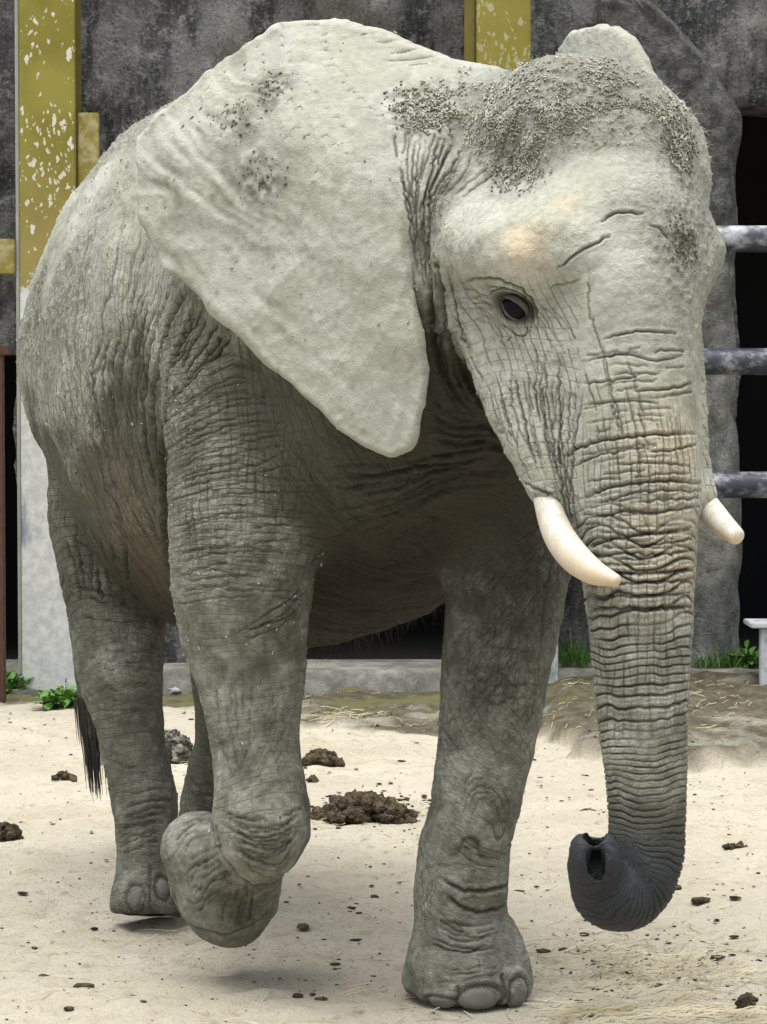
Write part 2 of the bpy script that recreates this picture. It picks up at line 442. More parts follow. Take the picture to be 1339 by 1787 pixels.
steel_column('yellow steel column splashed with white droppings, white painted at its foot, behind the rump',
             xof(36, CY_), xof(134, CY_), -.028, [(xof(137, CY_), xof(174, CY_), 2.75, zof(195, CY_), 0), (xof(-8, CY_), xof(27, CY_) - .002, zof(478, CY_), zof(416, CY_), 2)])
steel_column('yellow steel column rising behind the neck of the elephant', xof(831, CY_), xof(925, CY_), xof(810, CY_) - xof(831, CY_), [])
# ---- pipe rails across the right stall
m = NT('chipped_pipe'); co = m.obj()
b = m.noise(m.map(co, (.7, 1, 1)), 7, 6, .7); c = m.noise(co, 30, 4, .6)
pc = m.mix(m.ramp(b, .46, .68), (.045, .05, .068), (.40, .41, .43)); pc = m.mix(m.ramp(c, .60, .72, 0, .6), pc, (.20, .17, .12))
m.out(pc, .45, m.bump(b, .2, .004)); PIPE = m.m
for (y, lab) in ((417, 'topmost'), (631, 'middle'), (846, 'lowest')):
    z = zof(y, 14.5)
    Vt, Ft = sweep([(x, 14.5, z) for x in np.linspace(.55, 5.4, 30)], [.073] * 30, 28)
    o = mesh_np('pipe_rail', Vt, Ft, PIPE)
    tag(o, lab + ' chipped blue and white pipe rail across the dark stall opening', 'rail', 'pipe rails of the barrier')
# ---- rusty gate post at the left edge
m = NT('rust'); co = m.obj(); b = m.noise(co, 18, 5, .65); m.out(m.mix(b, (.035, .020, .014), (.12, .062, .038)), .85, m.bump(b, .4, .006)); RUST = m.m
root = empty('rusty_gate', (xof(-10, 14.3), 14.3, 0))
def part(nm, b6, mat, root, bev=.005):
    bm = bmesh.new(); box(bm, *b6, bev); o = obj_bm(nm, bm, mat, root); o.matrix_parent_inverse = Matrix.Translation(-Vector(root.location)); return o
part('gate_post', (xof(-14, 14.3), xof(7, 14.3), 14.27, 14.33, -.02, zof(606, 14.3)), RUST, root)
part('top_bar', (xof(-400, 14.3), xof(19, 14.3), 14.262, 14.338, zof(620, 14.3), zof(604, 14.3)), RUST, root)
part('lower_bar', (xof(-400, 14.3), xof(-15, 14.3), 14.262, 14.338, .35, .40), RUST, root)
tag(root, 'rusty brown steel gate frame beside the splashed column', 'gate')
# ---- slim white post by the fore leg, metal stand at the right
m = NT('white_paint'); co = m.obj(); b = m.noise(co, 12, 5, .65); m.out(m.mix(m.ramp(b, .45, .65), (.52, .54, .55), (.30, .31, .30)), .6, m.bump(b, .2, .004)); WHITE = m.m
bm = bmesh.new(); box(bm, xof(935, 14.72), xof(975, 14.72), 14.70, 14.74, -.02, .95, .006); box(bm, xof(930, 14.72), xof(980, 14.72), 14.685, 14.755, .95, .975, .004)
tag(obj_bm('white_post', bm, WHITE), 'short white painted post in front of the kerb beside the standing fore leg', 'post')
root = empty('metal_stand', (2.25, 14.45, 0))
part('top_plate', (xof(1309, 14.4), 2.75, 14.30, 14.62, zof(1094, 14.4), zof(1085, 14.4)), WHITE, root)
part('leg', (xof(1327, 14.4), xof(1327, 14.4) + .09, 14.33, 14.40, -.02, zof(1094, 14.4)), WHITE, root)
part('leg', (2.6, 2.69, 14.33, 14.40, -.02, zof(1094, 14.4)), WHITE, root)
tag(root, 'pale metal stand with flat top plate in front of the kerb', 'stand')

# ---- weeds
m = NT('weed_leaf'); co = m.obj(); b = m.noise(co, 25, 3); m.out(m.mix(b, (.055, .13, .022), (.13, .27, .05)), .6); LEAF = m.m
m.b.inputs['Subsurface Weight'].default_value = 0.0
def weed(label, x, y, wpx, hpx, n, blade, seed, zb=None, cat='weed'):
    rng = np.random.default_rng(seed)
    g0 = G(x, y) if zb is None else P(x, y, zb[0]) ; 
    if zb is not None: g0[2] = zb[1]
    s_ = g0[1] / FPX; Wd, Hh = wpx * s_, hpx * s_
    Vs, Fs = [], []; k = 0
    for i in range(n):
        bx = rng.uniform(-.5, .5) * Wd * (.55 if not blade else .9); by = rng.uniform(-.5, .5) * min(Wd, .25) * .6
        hmax = Hh * rng.uniform(.35, 1.0) * (1 - .5 * abs(bx / Wd * 1.6))
        az = rng.uniform(0, 6.28); ln = rng.uniform(.15, .6)
        L = hmax * rng.uniform(.8, 1.2) if blade else rng.uniform(.05, .085)
        wd = .004 if blade else rng.uniform(.016, .028)
        st = np.array([bx, by, 0]) + (np.array([0, 0, 0]) if blade else np.array([math.cos(az) * .05, math.sin(az) * .05, hmax * rng.uniform(.1, .8)]))
        d = np.array([math.cos(az) * ln, math.sin(az) * ln, 1.0 if blade else rng.uniform(-.1, .7)]); d /= np.linalg.norm(d)
        sd_ = np.cross(d, [0, 0, 1.0]) + rng.normal(0, .2, 3); sd_ /= np.linalg.norm(sd_)
        nn = np.cross(sd_, d)
        for t, wf in ((0, .3), (.35, 1), (.7, .75), (1, .05)):
            p = st + d * L * t + np.array([0, 0, -1]) * L * .45 * t * t * (1 if not blade else ln)
            Vs += [p - sd_ * wd * wf, p - nn * wd * .25 * wf, p + sd_ * wd * wf]
        for j in range(3):
            for e in range(2): Fs.append((k + j*3 + e, k + j*3 + e + 1, k + j*3 + 4 + e, k + j*3 + 3 + e))
        k += 12
        if not blade:
            a0, a1 = np.array([bx * .5, by * .5, -.01]), st
            for p in (a0, a1): Vs += [p + np.array([-.0018, 0, 0]), p + np.array([.0018, 0, 0]), p + np.array([0, .0018, 0])]
            for e in range(3): Fs.append((k + e, k + (e + 1) % 3, k + 3 + (e + 1) % 3, k + 3 + e))
            k += 6
    o = mesh_np('weed', np.array(Vs), Fs, LEAF)
    o.location = (g0[0], g0[1], g0[2] if zb is not None else gh(g0[0], g0[1]) - .003)
    tag(o, label, cat, 'weeds growing along the wall')
weed('leafy green weed beside the rusty gate post', 16, 1208, 70, 62, 150, False, 1)
weed('low leafy green weed at the foot of the splashed column', 106, 1232, 76, 54, 130, False, 2)
weed('tall grassy weed between standing fore leg and trunk', 1003, 1164, 52, 85, 160, True, 3, (14.95, .105))
weed('grassy weed at the foot of the rock pillar beside the trunk', 1248, 1160, 84, 52, 230, True, 4, (14.95, .105))
weed('short leafy weed on the kerb beside the metal stand', 1305, 1160, 56, 42, 90, False, 5, (14.97, .105))

# ---- dung
m = NT('dung'); co = m.obj(); b = m.noise(co, 30, 5, .65); c = m.noise(co, 120, 3)
m.out(m.mix(m.ramp(b, .35, .65), (.028, .020, .010), (.17, .125, .07)), .9, m.bump(m.math('ADD', b, m.math('MULTIPLY', c, 1.5)), 1.0, .02)); DUNG = m.m
m = NT('pale_dung'); co = m.obj(); b = m.noise(co, 30, 5, .65); c = m.noise(co, 120, 3)
m.out(m.mix(m.ramp(b, .42, .62), (.06, .05, .035), (.40, .38, .33)), .9, m.bump(m.math('ADD', b, m.math('MULTIPLY', c, 1.5)), 1.0, .02)); DUNGP = m.m
def ico(sub):
    bm = bmesh.new(); bmesh.ops.create_icosphere(bm, subdivisions=sub, radius=1)
    v = np.array([q.co[:] for q in bm.verts]); f = np.array([[q.index for q in t.verts] for t in bm.faces]); bm.free(); return v, f
ICO2, ICO1 = ico(3), ico(1)
def dung(name, label, x, y, wpx, hpx, n, seed, mat=None, cat='dung', zf=1.0):
    rng = np.random.default_rng(seed)
    g0 = G(x, y); s_ = g0[1] / FPX; Wd, Hh = wpx * s_, hpx * s_
    Vs, Fs = [], []; k = 0
    for i in range(n):
        r = min(Hh * rng.uniform(.14, .40), .038) if n > 1 else Wd * .5
        a = rng.normal(0, .22) * Wd if n > 1 else 0; b_ = rng.normal(0, .22) * Wd * .6 if n > 1 else 0
        a = np.clip(a, -.5 * Wd + r, .5 * Wd - r) if n > 1 else 0
        h = max(0, 1 - (2 * a / Wd) ** 2) * Hh
        zc = rng.uniform(.15, .9) * max(h - r, r * .4) if n > 1 else Hh * .42
        v = ICO2[0] * (1 + (.34 * fbm(ICO2[0] * 1.9 + seed * 3 + i * 5.1, 221, 2) + .22 * vnoise(ICO2[0] * 6 + i * 3.3, 223))[:, None])
        v = v * np.array([r * rng.uniform(.8, 1.4), r * rng.uniform(.8, 1.2), (r * rng.uniform(.7, 1.1)) if n > 1 else Hh * .6]) 
        an = rng.uniform(0, 6.28); ca, sa = math.cos(an), math.sin(an)
        v = np.stack([v[:, 0] * ca - v[:, 1] * sa, v[:, 0] * sa + v[:, 1] * ca, v[:, 2]], 1) + np.array([a, b_, zc])
        Vs.append(v); Fs.append(ICO2[1] + k); k += len(v)
    o = mesh_np(name, np.concatenate(Vs), np.concatenate(Fs), mat or DUNG)
    o.location = (g0[0], g0[1], gh(g0[0], g0[1]) - .006)
    return tag(o, label, cat)
dung('dung_pile', 'big crumbly heap of brown dung between the lifted and the standing fore foot', 632, 1420, 190, 54, 130, 1)
dung('dung_pile', 'low brown dung heap with fibres behind the big heap', 562, 1328, 80, 34, 44, 2)
dung('dung_clump', 'small dung clump beside the lifted fore leg', 541, 1358, 32, 20, 5, 3)
dung('dung_pile', 'pale bleached dung heap seen between the hind legs', 300, 1322, 62, 66, 70, 4, DUNGP)
dung('dung_clump', 'dark dung clump lying on open sand beyond the hind foot', 14, 1460, 46, 36, 22, 5)
dung('dung_clump', 'flat crumbled dung clump behind the tail tuft', 112, 1354, 46, 18, 18, 6)
dung('dung_clump', 'flat crumbled dung strip on sand left of the trunk', 1032, 1408, 70, 13, 34, 7)
dung('dung_clump', 'upright dark dung lump on the straw strewn sand', 1302, 1750, 34, 34, 12, 8)
dung('dung_clump', 'broken dung crumbs on the sand right of the trunk', 1285, 1472, 56, 14, 30, 9)
dung('stone', 'small pale blue grey stone by the wall between the hind legs', 303, 1202, 26, 16, 1, 10, WHITE, 'stone')
# ---- crumbs of dung and soil
rng = np.random.default_rng(5)
spots_ = [(250,1752,9),(148,1716,20),(612,1582,9),(626,1592,7),(622,1632,8),(1020,1632,12),(1252,1672,18),(948,1660,12),(985,1656,12),(1180,1546,14),(1222,1565,16),(905,1545,10),(1075,1508,9),(585,1672,9),(530,1620,14),(520,1728,12),(560,1730,12),(545,1726,8),(1010,1742,8),(1100,1698,9),(655,1560,8),(700,1322,7),(735,1640,5),(40,1560,8),(75,1690,9),(120,1760,10),(165,1610,7),(60,1640,7),(1140,1490,10),(1285,1560,9)]
for i in range(1900):
    y = rng.uniform(1235, 1785); x = rng.uniform(-20, 1360)
    spots_.append((x, y, abs(rng.normal(0, 1.4)) + .7))
for i in range(170):
    spots_.append((rng.normal(1130, 130), rng.normal(1680, 35), abs(rng.normal(0, 2.2)) + 1.6))
for i in range(240):
    spots_.append((rng.normal(635, 75), rng.normal(1412, 14), abs(rng.normal(0, 2.2)) + 1.6))
Vs, Fs = [], []; k = 0
for i, (x, y, r) in enumerate(spots_):
    g0 = G(x, y)
    if abs(g0[0]) > 2.6 or g0[1] > 14.6: continue
    rr = r * g0[1] / FPX
    base = ICO1
    v = base[0] * (1 + .35 * vnoise(base[0] * 1.9 + i * 3.7, 231)[:, None]) * np.array([rr * rng.uniform(.8, 1.5), rr * rng.uniform(.7, 1.2), rr * rng.uniform(.25, .5)])
    v = v + np.array([g0[0], g0[1], gh(g0[0], g0[1]) + rr * .2])
    Vs.append(v); Fs.append(base[1] + k); k += len(v)
tag(mesh_np('soil_crumbs', np.concatenate(Vs), np.concatenate(Fs), DUNG), 'dark crumbs of dung and soil scattered over the sand', None, None, 'stuff')
# ---- straw
m = NT('straw'); co = m.obj(); b = m.noise(co, 4, 2); m.out(m.mix(m.ramp(b, .3, .7), (.24, .205, .115), (.50, .45, .31)), .8); STRAW = m.m
Vs, Fs = [], []; k = 0
def straw(x, y, L, az):
    global k
    g0 = G(x, y)
    if abs(g0[0]) > 2.6 or g0[1] > 14.7: return
    wd = rng.uniform(.0009, .0018); bend = rng.normal(0, .25)
    lift = rng.uniform(0, .012) * (1 + 2 * (rng.random() < .08))
    for t in np.linspace(-.5, .5, 5):
        a = az + bend * t
        p = np.array([g0[0] + math.cos(az) * L * t - math.sin(az) * bend * L * t * t, g0[1] + math.sin(az) * L * t + math.cos(az) * bend * L * t * t, 0])
        p[2] = gh(p[0], p[1]) + .003 + lift * (t + .5)
        s_ = np.array([-math.sin(a), math.cos(a), 0]) * wd
        Vs.extend([p - s_, p + np.array([0, 0, wd * 1.4]), p + s_])
    for j in range(4):
        for e in range(2): Fs.append((k + j*3 + e, k + j*3 + e + 1, k + j*3 + 4 + e, k + j*3 + 3 + e))
    k += 15
for i in range(420): straw(rng.uniform(-20, 1360), rng.uniform(1240, 1785), rng.uniform(.03, .12), rng.normal(0, .9))
for i in range(520): straw(rng.normal(1130, 120), rng.normal(1688, 38), rng.uniform(.02, .11), rng.normal(.1, .8))
for i in range(160): straw(rng.uniform(950, 1345), rng.normal(1770, 14), rng.uniform(.04, .16), rng.normal(.1, .4))
for i in range(330): straw(rng.uniform(500, 1345), rng.uniform(1205, 1300), rng.uniform(.015, .07), rng.normal(0, .8))
for i in range(70): straw(rng.normal(580, 22), rng.normal(1250, 7), rng.uniform(.05, .2), rng.normal(0, .9))
for i in range(90): straw(rng.normal(620, 70), rng.normal(1418, 8), rng.uniform(.02, .08), rng.normal(0, .9))
tag(mesh_np('loose_straw', np.array(Vs), Fs, STRAW, False), 'stalks of dry straw strewn over the ground', None, None, 'stuff')
print('setting', time.time() - T0)

# ================================================================== ELEPHANT
# ---- body as a signed distance field -> one continuous skin mesh
HEAD = R(24)
Fv = np.array([math.sin(HEAD), -math.cos(HEAD), 0.0])
Lv = np.array([math.cos(HEAD), math.sin(HEAD), 0.0])
Uv = np.array([0, 0, 1.0])
ORI = np.array([-0.03, 7.32, 0.0])
def E(f, l, z): return ORI + Fv * f + Lv * l + Uv * z
def smin(a, b, k):
    h = np.maximum(k - np.abs(a - b), 0) / k
    return np.minimum(a, b) - h * h * k * 0.25

class Tube:
    """spline of (x,y,Y,r) pixels -> tapered round tube"""
    def __init__(s, pts, n=28, metres=False):
        c = np.array(pts, float)
        pos = c[:, :3] if metres else np.array([P(q[0], q[1], q[2]) for q in c])
        rad = c[:, 3] if metres else c[:, 3] * c[:, 2] / FPX
        q = catmull(np.c_[pos, rad], n)
        s.A, s.r = q[:, :3], q[:, 3]
        s.cum = np.r_[0, np.cumsum(np.linalg.norm(np.diff(s.A, axis=0), axis=1))]
        s.lo = (s.A - s.r[:, None]).min(0); s.hi = (s.A + s.r[:, None]).max(0)
    def d(s, p):
        best = np.full(len(p), 9, np.float32)
        for i in range(len(s.A) - 1):
            a, b = s.A[i], s.A[i+1]
            ab = b - a; L2 = ab @ ab
            t = np.clip((p - a) @ ab / L2, 0, 1)
            dd = np.linalg.norm(p - a - t[:, None] * ab, axis=1) - (s.r[i] + (s.r[i+1] - s.r[i]) * t)
            best = np.minimum(best, dd)
        return best
    def coords(s, p):
        """arc length, angle (0 = facing -Y), radius; blended over neighbouring segments so that all three run smoothly"""
        p = np.asarray(p, np.float32)
        n = len(s.A) - 1
        dist = np.empty((n, len(p)), np.float32); tt = np.empty((n, len(p)), np.float32)
        for i in range(n):
            a, b = s.A[i].astype(np.float32), s.A[i+1].astype(np.float32)
            ab = b - a
            t = np.clip((p - a) @ ab / (ab @ ab), 0, 1)
            q = p - a - t[:, None] * ab
            dist[i] = np.sqrt(np.einsum('ij,ij->i', q, q)); tt[i] = s.cum[i] + t * (s.cum[i+1] - s.cum[i])
        w = np.exp(-(dist - dist.min(0)) / .006)
        S_ = (w * tt).sum(0) / w.sum(0)
        c = np.stack([np.interp(S_, s.cum, s.A[:, k]) for k in range(3)], 1)
        tn = np.gradient(s.A, axis=0); tn /= np.linalg.norm(tn, axis=1)[:, None]
        T = np.stack([np.interp(S_, s.cum, tn[:, k]) for k in range(3)], 1); T /= np.linalg.norm(T, axis=1)[:, None]
        e1 = np.array([0, -1, 0.]) - T * -T[:, 1:2]; e1 /= np.linalg.norm(e1, axis=1)[:, None] + 1e-6
        e2 = np.cross(T, e1); off = p - c
        ang = np.arctan2((off * e2).sum(1), (off * e1).sum(1))
        return S_, ang, np.interp(S_, s.cum, s.r)

class Ell:
    def __init__(s, c, r, yaw=HEAD, pitch=0.0):
        s.c = np.asarray(c, float); s.rr = np.asarray(r, float)
        f = np.array([math.sin(yaw), -math.cos(yaw), 0.0]); l = np.array([math.cos(yaw), math.sin(yaw), 0.0])
        u = np.array([0, 0, 1.0])
        f2 = f * math.cos(pitch) + u * math.sin(pitch); u2 = np.cross(l, f2) * -1
        if u2[2] < 0: u2 = -u2
        s.M = np.stack([f2, l, u2], 1)
        m = max(r); s.lo = s.c - m; s.hi = s.c + m
    def d(s, p):
        q = (p - s.c) @ s.M
        k0 = np.linalg.norm(q / s.rr, axis=1); k1 = np.linalg.norm(q / s.rr ** 2, axis=1) + 1e-9
        return (k0 * (k0 - 1) / k1).astype(np.float32)

class Torso:
    def __init__(s, rows):
        q = catmull(np.array(rows, float), 160)      # f, zc, rw, rtop, rbot
        s.q = q; s.f0, s.f1 = q[:, 0].min(), q[:, 0].max()
        s.o = np.argsort(q[:, 0]); s.q = q[s.o]
        s.lo = np.minimum(E(s.f0, -.7, .8), E(s.f1, .7, .8)) - .5; s.hi = np.maximum(E(s.f0, .7, 2.8), E(s.f1, -.7, 2.8)) + .5
    def d(s, p):
        q = p - ORI
        f = q @ Fv; l = q @ Lv; z = q[:, 2]
        fc = np.clip(f, s.f0, s.f1)
        zc, rw, rt, rb = [np.interp(fc, s.q[:, 0], s.q[:, k]) for k in (1, 2, 3, 4)]
        dz = z - zc
        rh = np.where(dz > 0, rt, rb)
        e = f - fc
        a = np.stack([e / (0.5 * (rw + rh) * .8), l / rw, dz / rh], 1)
        b = np.stack([e / (0.5 * (rw + rh) * .8) ** 2, l / rw ** 2, dz / rh ** 2], 1)
        k0 = np.linalg.norm(a, axis=1); k1 = np.linalg.norm(b, axis=1) + 1e-9
        return (k0 * (k0 - 1) / k1).astype(np.float32)

class Ear:
    """sheet with outline (pixels), depth from control points, real thickness"""
    def __init__(s, A, B, outline, ctrl, thick=0.02, lean=0.0):
        A = np.asarray(A); B = np.asarray(B)
        u = B - A; u[2] = 0; u /= np.linalg.norm(u)
        n = np.cross(u, Uv)
        if n[1] < 0: n = -n                       # n points away from the camera
        s.A, s.u, s.n, s.th = A, u, n, thick
        o = catmull(np.vstack([outline, outline[:1]]), 90)[:-1]
        def plane(x, y):
            d = ray(x, y); c0 = np.array([0, 0, CAMH])
            t = ((A - c0) @ n) / (d @ n)
            return c0 + d * t
        pts = []
        C = []; H = []
        for (x, y, Y) in ctrl:
            q = P(x, y, Y) - A
            C.append((q @ u, q[2])); H.append(q @ n)
        s.C = np.array(C); H = np.array(H)
        m = len(H)
        D = np.linalg.norm(s.C[:, None] - s.C[None], axis=2)
        K = np.where(D > 0, D ** 2 * np.log(D + 1e-9), 0) + np.eye(m) * 0.01
        Q = np.c_[np.ones(m), s.C]
        M = np.block([[K, Q], [Q.T, np.zeros((3, 3))]])
        sol = np.linalg.solve(M, np.r_[H, 0, 0, 0]); s.w, s.a = sol[:m], sol[m:]
        # outline onto the curved sheet (iterate the depth)
        for (x, y) in o:
            p = plane(x, y); d = ray(x, y); c0 = np.array([0, 0, CAMH])
            for it in range(6):
                q = p - A
                h = s.h(np.array([[q @ u, q[2]]]))[0]
                t = ((A + n * h - c0) @ n) / (d @ n); p = c0 + d * t
            q = p - A; pts.append((q @ u, q[2]))
        s.poly = np.array(pts)
        k_ = np.arange(len(pts)); s.poly += .004 * np.stack([vnoise(np.c_[k_ * .9, k_ * 0, k_ * 0], 401), vnoise(np.c_[k_ * .9, k_ * 0 + 7, k_ * 0], 402)], 1)
        w0 = A + s.poly[:, :1] * u + s.poly[:, 1:] * Uv
        hh = s.h(s.poly); w0 = w0 + hh[:, None] * n
        s.lo = w0.min(0) - .12; s.hi = w0.max(0) + .12
    def h(s, uv):
        D = np.linalg.norm(uv[:, None] - s.C[None], axis=2)
        return (np.where(D > 0, D ** 2 * np.log(D + 1e-9), 0) @ s.w) + s.a[0] + uv @ s.a[1:]
    def uvw(s, p):
        q = p - s.A
        uv = np.stack([q @ s.u, q[:, 2]], 1)
        return uv, q @ s.n - s.h(uv)
    def d2(s, uv):
        a = s.poly; b = np.roll(a, -1, 0)
        best = np.full(len(uv), 9.0); ins = np.zeros(len(uv), bool)
        for i in range(len(a)):
            e = b[i] - a[i]; w = uv - a[i]
            t = np.clip(w @ e / (e @ e), 0, 1)
            best = np.minimum(best, np.linalg.norm(w - t[:, None] * e, axis=1))
            c = ((a[i, 1] > uv[:, 1]) != (b[i, 1] > uv[:, 1])) & (uv[:, 0] < e[0] * (uv[:, 1] - a[i, 1]) / (e[1] + 1e-12) + a[i, 0])
            ins ^= c
        return np.where(ins, -best, best)
    def d(s, p):
        uv, w_ = s.uvw(p)
        dp = s.d2(uv)
        r = 0.018
        qx = dp + r; qy = np.abs(w_) * 0.93 - s.th + r
        return (np.sqrt(np.maximum(qx, 0) ** 2 + np.maximum(qy, 0) ** 2) + np.minimum(np.maximum(qx, qy), 0) - r).astype(np.float32)

class Cut:      # group wrapper
    def __init__(s, prims, k, post=None):
        s.p, s.k, s.post = prims, k, post
        s.lo = np.min([q.lo for q in prims], 0); s.hi = np.max([q.hi for q in prims], 0)
    def d(s, p):
        r = None
        for q in s.p:
            dd = np.full(len(p), .35, np.float32)
            m = np.all((p > q.lo - .3) & (p < q.hi + .3), axis=1)
            dd[m] = q.d(p[m])
            r = dd if r is None else smin(r, dd, s.k)
        if s.post: r = s.post(p, r)
        return r

HY = R(35)
torso = Torso([  # f, zc, rw, rtop, rbot
    (0.10, 1.78, .36, .66, .44), (-.15, 1.80, .46, .73, .58), (-.5, 1.80, .55, .78, .82), (-.9, 1.78, .61, .80, .91),
    (-1.25, 1.76, .59, .78, .85), (-1.6, 1.76, .51, .68, .54), (-1.9, 1.74, .38, .54, .44)])
hips = Ell(E(-1.60, 0, 1.72), (.42, .49, .52))
chest = Ell(E(.08, .06, 1.58), (.36, .43, .40))
neck = Tube([(610, 470, 7.40, 290), (770, 490, 7.22, 225), (910, 450, 7.0, 215)], 40)
belly = Ell(E(-.72, .14, 1.36), (.78, .50, .465))
body = Cut([torso, hips, chest, belly], .16)

head_parts = [
    Ell(P(1003, 318, 6.94), (.31, .325, .325), HY),
    Ell(P(1015, 470, 6.82), (.30, .335, .24), HY),
    Ell(P(1085, 300, 6.84), (.22, .21, .24), HY),
    Tube([(838, 432, 6.70, 60), (900, 450, 6.56, 62), (965, 440, 6.53, 72)], 16),
    Tube([(1215, 440, 6.78, 46), (1185, 470, 6.68, 52)], 4),
    Tube([(890, 570, 6.76, 96), (915, 690, 6.66, 70), (932, 765, 6.58, 54), (948, 820, 6.53, 42), (957, 848, 6.51, 36)], 30),
    Tube([(985, 545, 6.66, 120), (1000, 660, 6.6, 92), (1010, 780, 6.56, 66), (1030, 930, 6.54, 48)], 24),
    Tube([(1160, 620, 6.68, 62), (1186, 745, 6.60, 46), (1208, 835, 6.55, 35), (1218, 862, 6.53, 32)], 16),
    Tube([(1075, 850, 6.72, 62), (1090, 940, 6.66, 45)], 6),
]
head = Cut(head_parts, .085)
trunk = Tube([(1075, 420, 6.70, 150), (1092, 540, 6.62, 130), (1105, 660, 6.55, 112), (1113, 780, 6.50, 105), (1116, 880, 6.47, 103),
              (1115, 980, 6.45, 100), (1117, 1060, 6.44, 93), (1119, 1150, 6.44, 86), (1121, 1250, 6.44, 79), (1127, 1340, 6.44, 73),
              (1130, 1430, 6.44, 68), (1124, 1500, 6.43, 68), (1100, 1553, 6.41, 66), (1062, 1560, 6.36, 60), (1042, 1525, 6.32, 50), (1037, 1490, 6.25, 45)], 76)
_tt = trunk.A[-1] - trunk.A[-3]; _tt /= np.linalg.norm(_tt)
_tip = trunk.A[-1] + _tt * trunk.r[-1]
_ts = np.cross(_tt, np.array([1.0, 0, 0])); _ts /= np.linalg.norm(_ts)
def nostril(p, r):
    for o in (-.030, .028):
        a = _tip + _ts * o + _tt * .02 + np.array([.003, 0, 0]); b = _tip + _ts * o * .8 - _tt * .13 + np.array([.003, 0, 0])
        ab = b - a; t = np.clip((p - a) @ ab / (ab @ ab), 0, 1)
        q = p - a - t[:, None] * ab
        dd = np.linalg.norm(q, axis=1) - .0225
        r = -smin(-r, dd, .022)
    return r.astype(np.float32)
trunkg = Cut([trunk], .05, nostril)
rf = Tube([(455, 470, 7.42, 110), (440, 650, 7.32, 146), (430, 800, 7.26, 140), (428, 930, 7.22, 129), (424, 1050, 7.2, 119), (432, 1150, 7.19, 99),
           (441, 1250, 7.17, 82), (450, 1330, 7.14, 80), (458, 1400, 7.1, 81), (459, 1448, 7.1, 73)], 60)
rf_foot = [Tube([(455, 1440, 7.12, 74), (425, 1505, 7.24, 73), (398, 1556, 7.36, 74), (396, 1564, 7.38, 69)], 12),
           Tube([(348, 1482, 7.36, 68), (372, 1540, 7.38, 74)], 6), Tube([(425, 1552, 7.36, 54), (412, 1578, 7.38, 62)], 4)]
rfg = Cut([rf] + rf_foot, .075)
lf = Tube([(905, 820, 7.32, 120), (893, 950, 7.25, 110), (881, 1050, 7.2, 104), (868, 1150, 7.17, 98), (857, 1250, 7.15, 90), (846, 1320, 7.14, 84),
           (831, 1400, 7.12, 79), (814, 1480, 7.13, 81), (805, 1560, 7.14, 82), (806, 1620, 7.14, 86), (814, 1675, 7.13, 104), (816, 1722, 7.12, 117), (816, 1775, 7.12, 116)], 64)
def sole(p, r): return -smin(-r, p[:, 2] - 0.004, .03)
lfg = Cut([lf], .05, sole)
rh = Tube([(240, 640, 8.6, 150), (202, 850, 8.55, 118), (201, 980, 8.49, 104), (205, 1090, 8.44, 82), (214, 1190, 8.36, 71), (233, 1300, 8.30, 58), (251, 1400, 8.24, 57),
           (256, 1470, 8.19, 54), (259, 1540, 8.15, 62), (257, 1578, 8.13, 66), (256, 1620, 8.13, 62)], 48)
_pc, _pn = P(258, 1590, 8.06), np.array([0.02, -0.30, -0.95])
def sole2(p, r): return -smin(-r, -((p - _pc) @ _pn), .02)
rhg = Cut([rh], .05, sole2)
lh = Tube([(390, 700, 9.2, 130), (392, 1000, 9.2, 88), (392, 1150, 9.2, 66), (394, 1250, 9.2, 55), (384, 1330, 9.22, 54), (366, 1410, 9.24, 52), (362, 1465, 9.24, 56), (362, 1505, 9.24, 62), (362, 1530, 9.24, 62)], 44)
lhg = Cut([lh], .05, sole)
tail = Tube([(150, 480, 9.1, 34), (118, 640, 9.35, 26), (122, 850, 9.42, 20), (132, 1050, 9.42, 17), (143, 1180, 9.42, 14), (160, 1290, 9.42, 11)], 16)
EAR_OUT = np.array([(850, 128), (780, 98), (720, 74), (660, 52), (600, 41), (540, 38), (492, 44), (430, 76), (380, 112), (330, 152), (285, 192), (246, 236), (240, 262), (236, 320), (240, 385), (262, 438),
    (300, 482), (350, 520), (410, 570), (436, 604), (470, 640), (520, 686), (560, 722), (600, 760), (640, 786), (680, 801), (712, 792), (733, 755), (747, 700), (751, 650), (744, 600), (732, 540), (719, 480),
    (716, 400), (735, 320), (790, 220), (850, 170)], float)
EAR_C = [(850, 130, 7.02), (800, 210, 6.88), (735, 320, 6.80), (722, 400, 6.79), (727, 480, 6.77), (747, 600, 6.73), (751, 660, 6.73), (700, 795, 6.76), (720, 75, 7.10), (600, 42, 7.17), (500, 45, 7.2), (430, 78, 7.2), (330, 152, 7.17),
         (245, 240, 7.16), (238, 340, 7.12), (300, 480, 7.04), (410, 570, 6.97), (520, 680, 6.88), (600, 760, 6.82), (600, 120, 7.04), (460, 150, 7.06), (350, 260, 7.03), (600, 260, 6.86), (660, 320, 6.79), (670, 450, 6.76), (690, 600, 6.725), (500, 350, 6.93), (560, 560, 6.85)]
ear = Ear(P(750, 704, 6.8), P(245, 704, 7.14), EAR_OUT, EAR_C, .0175)
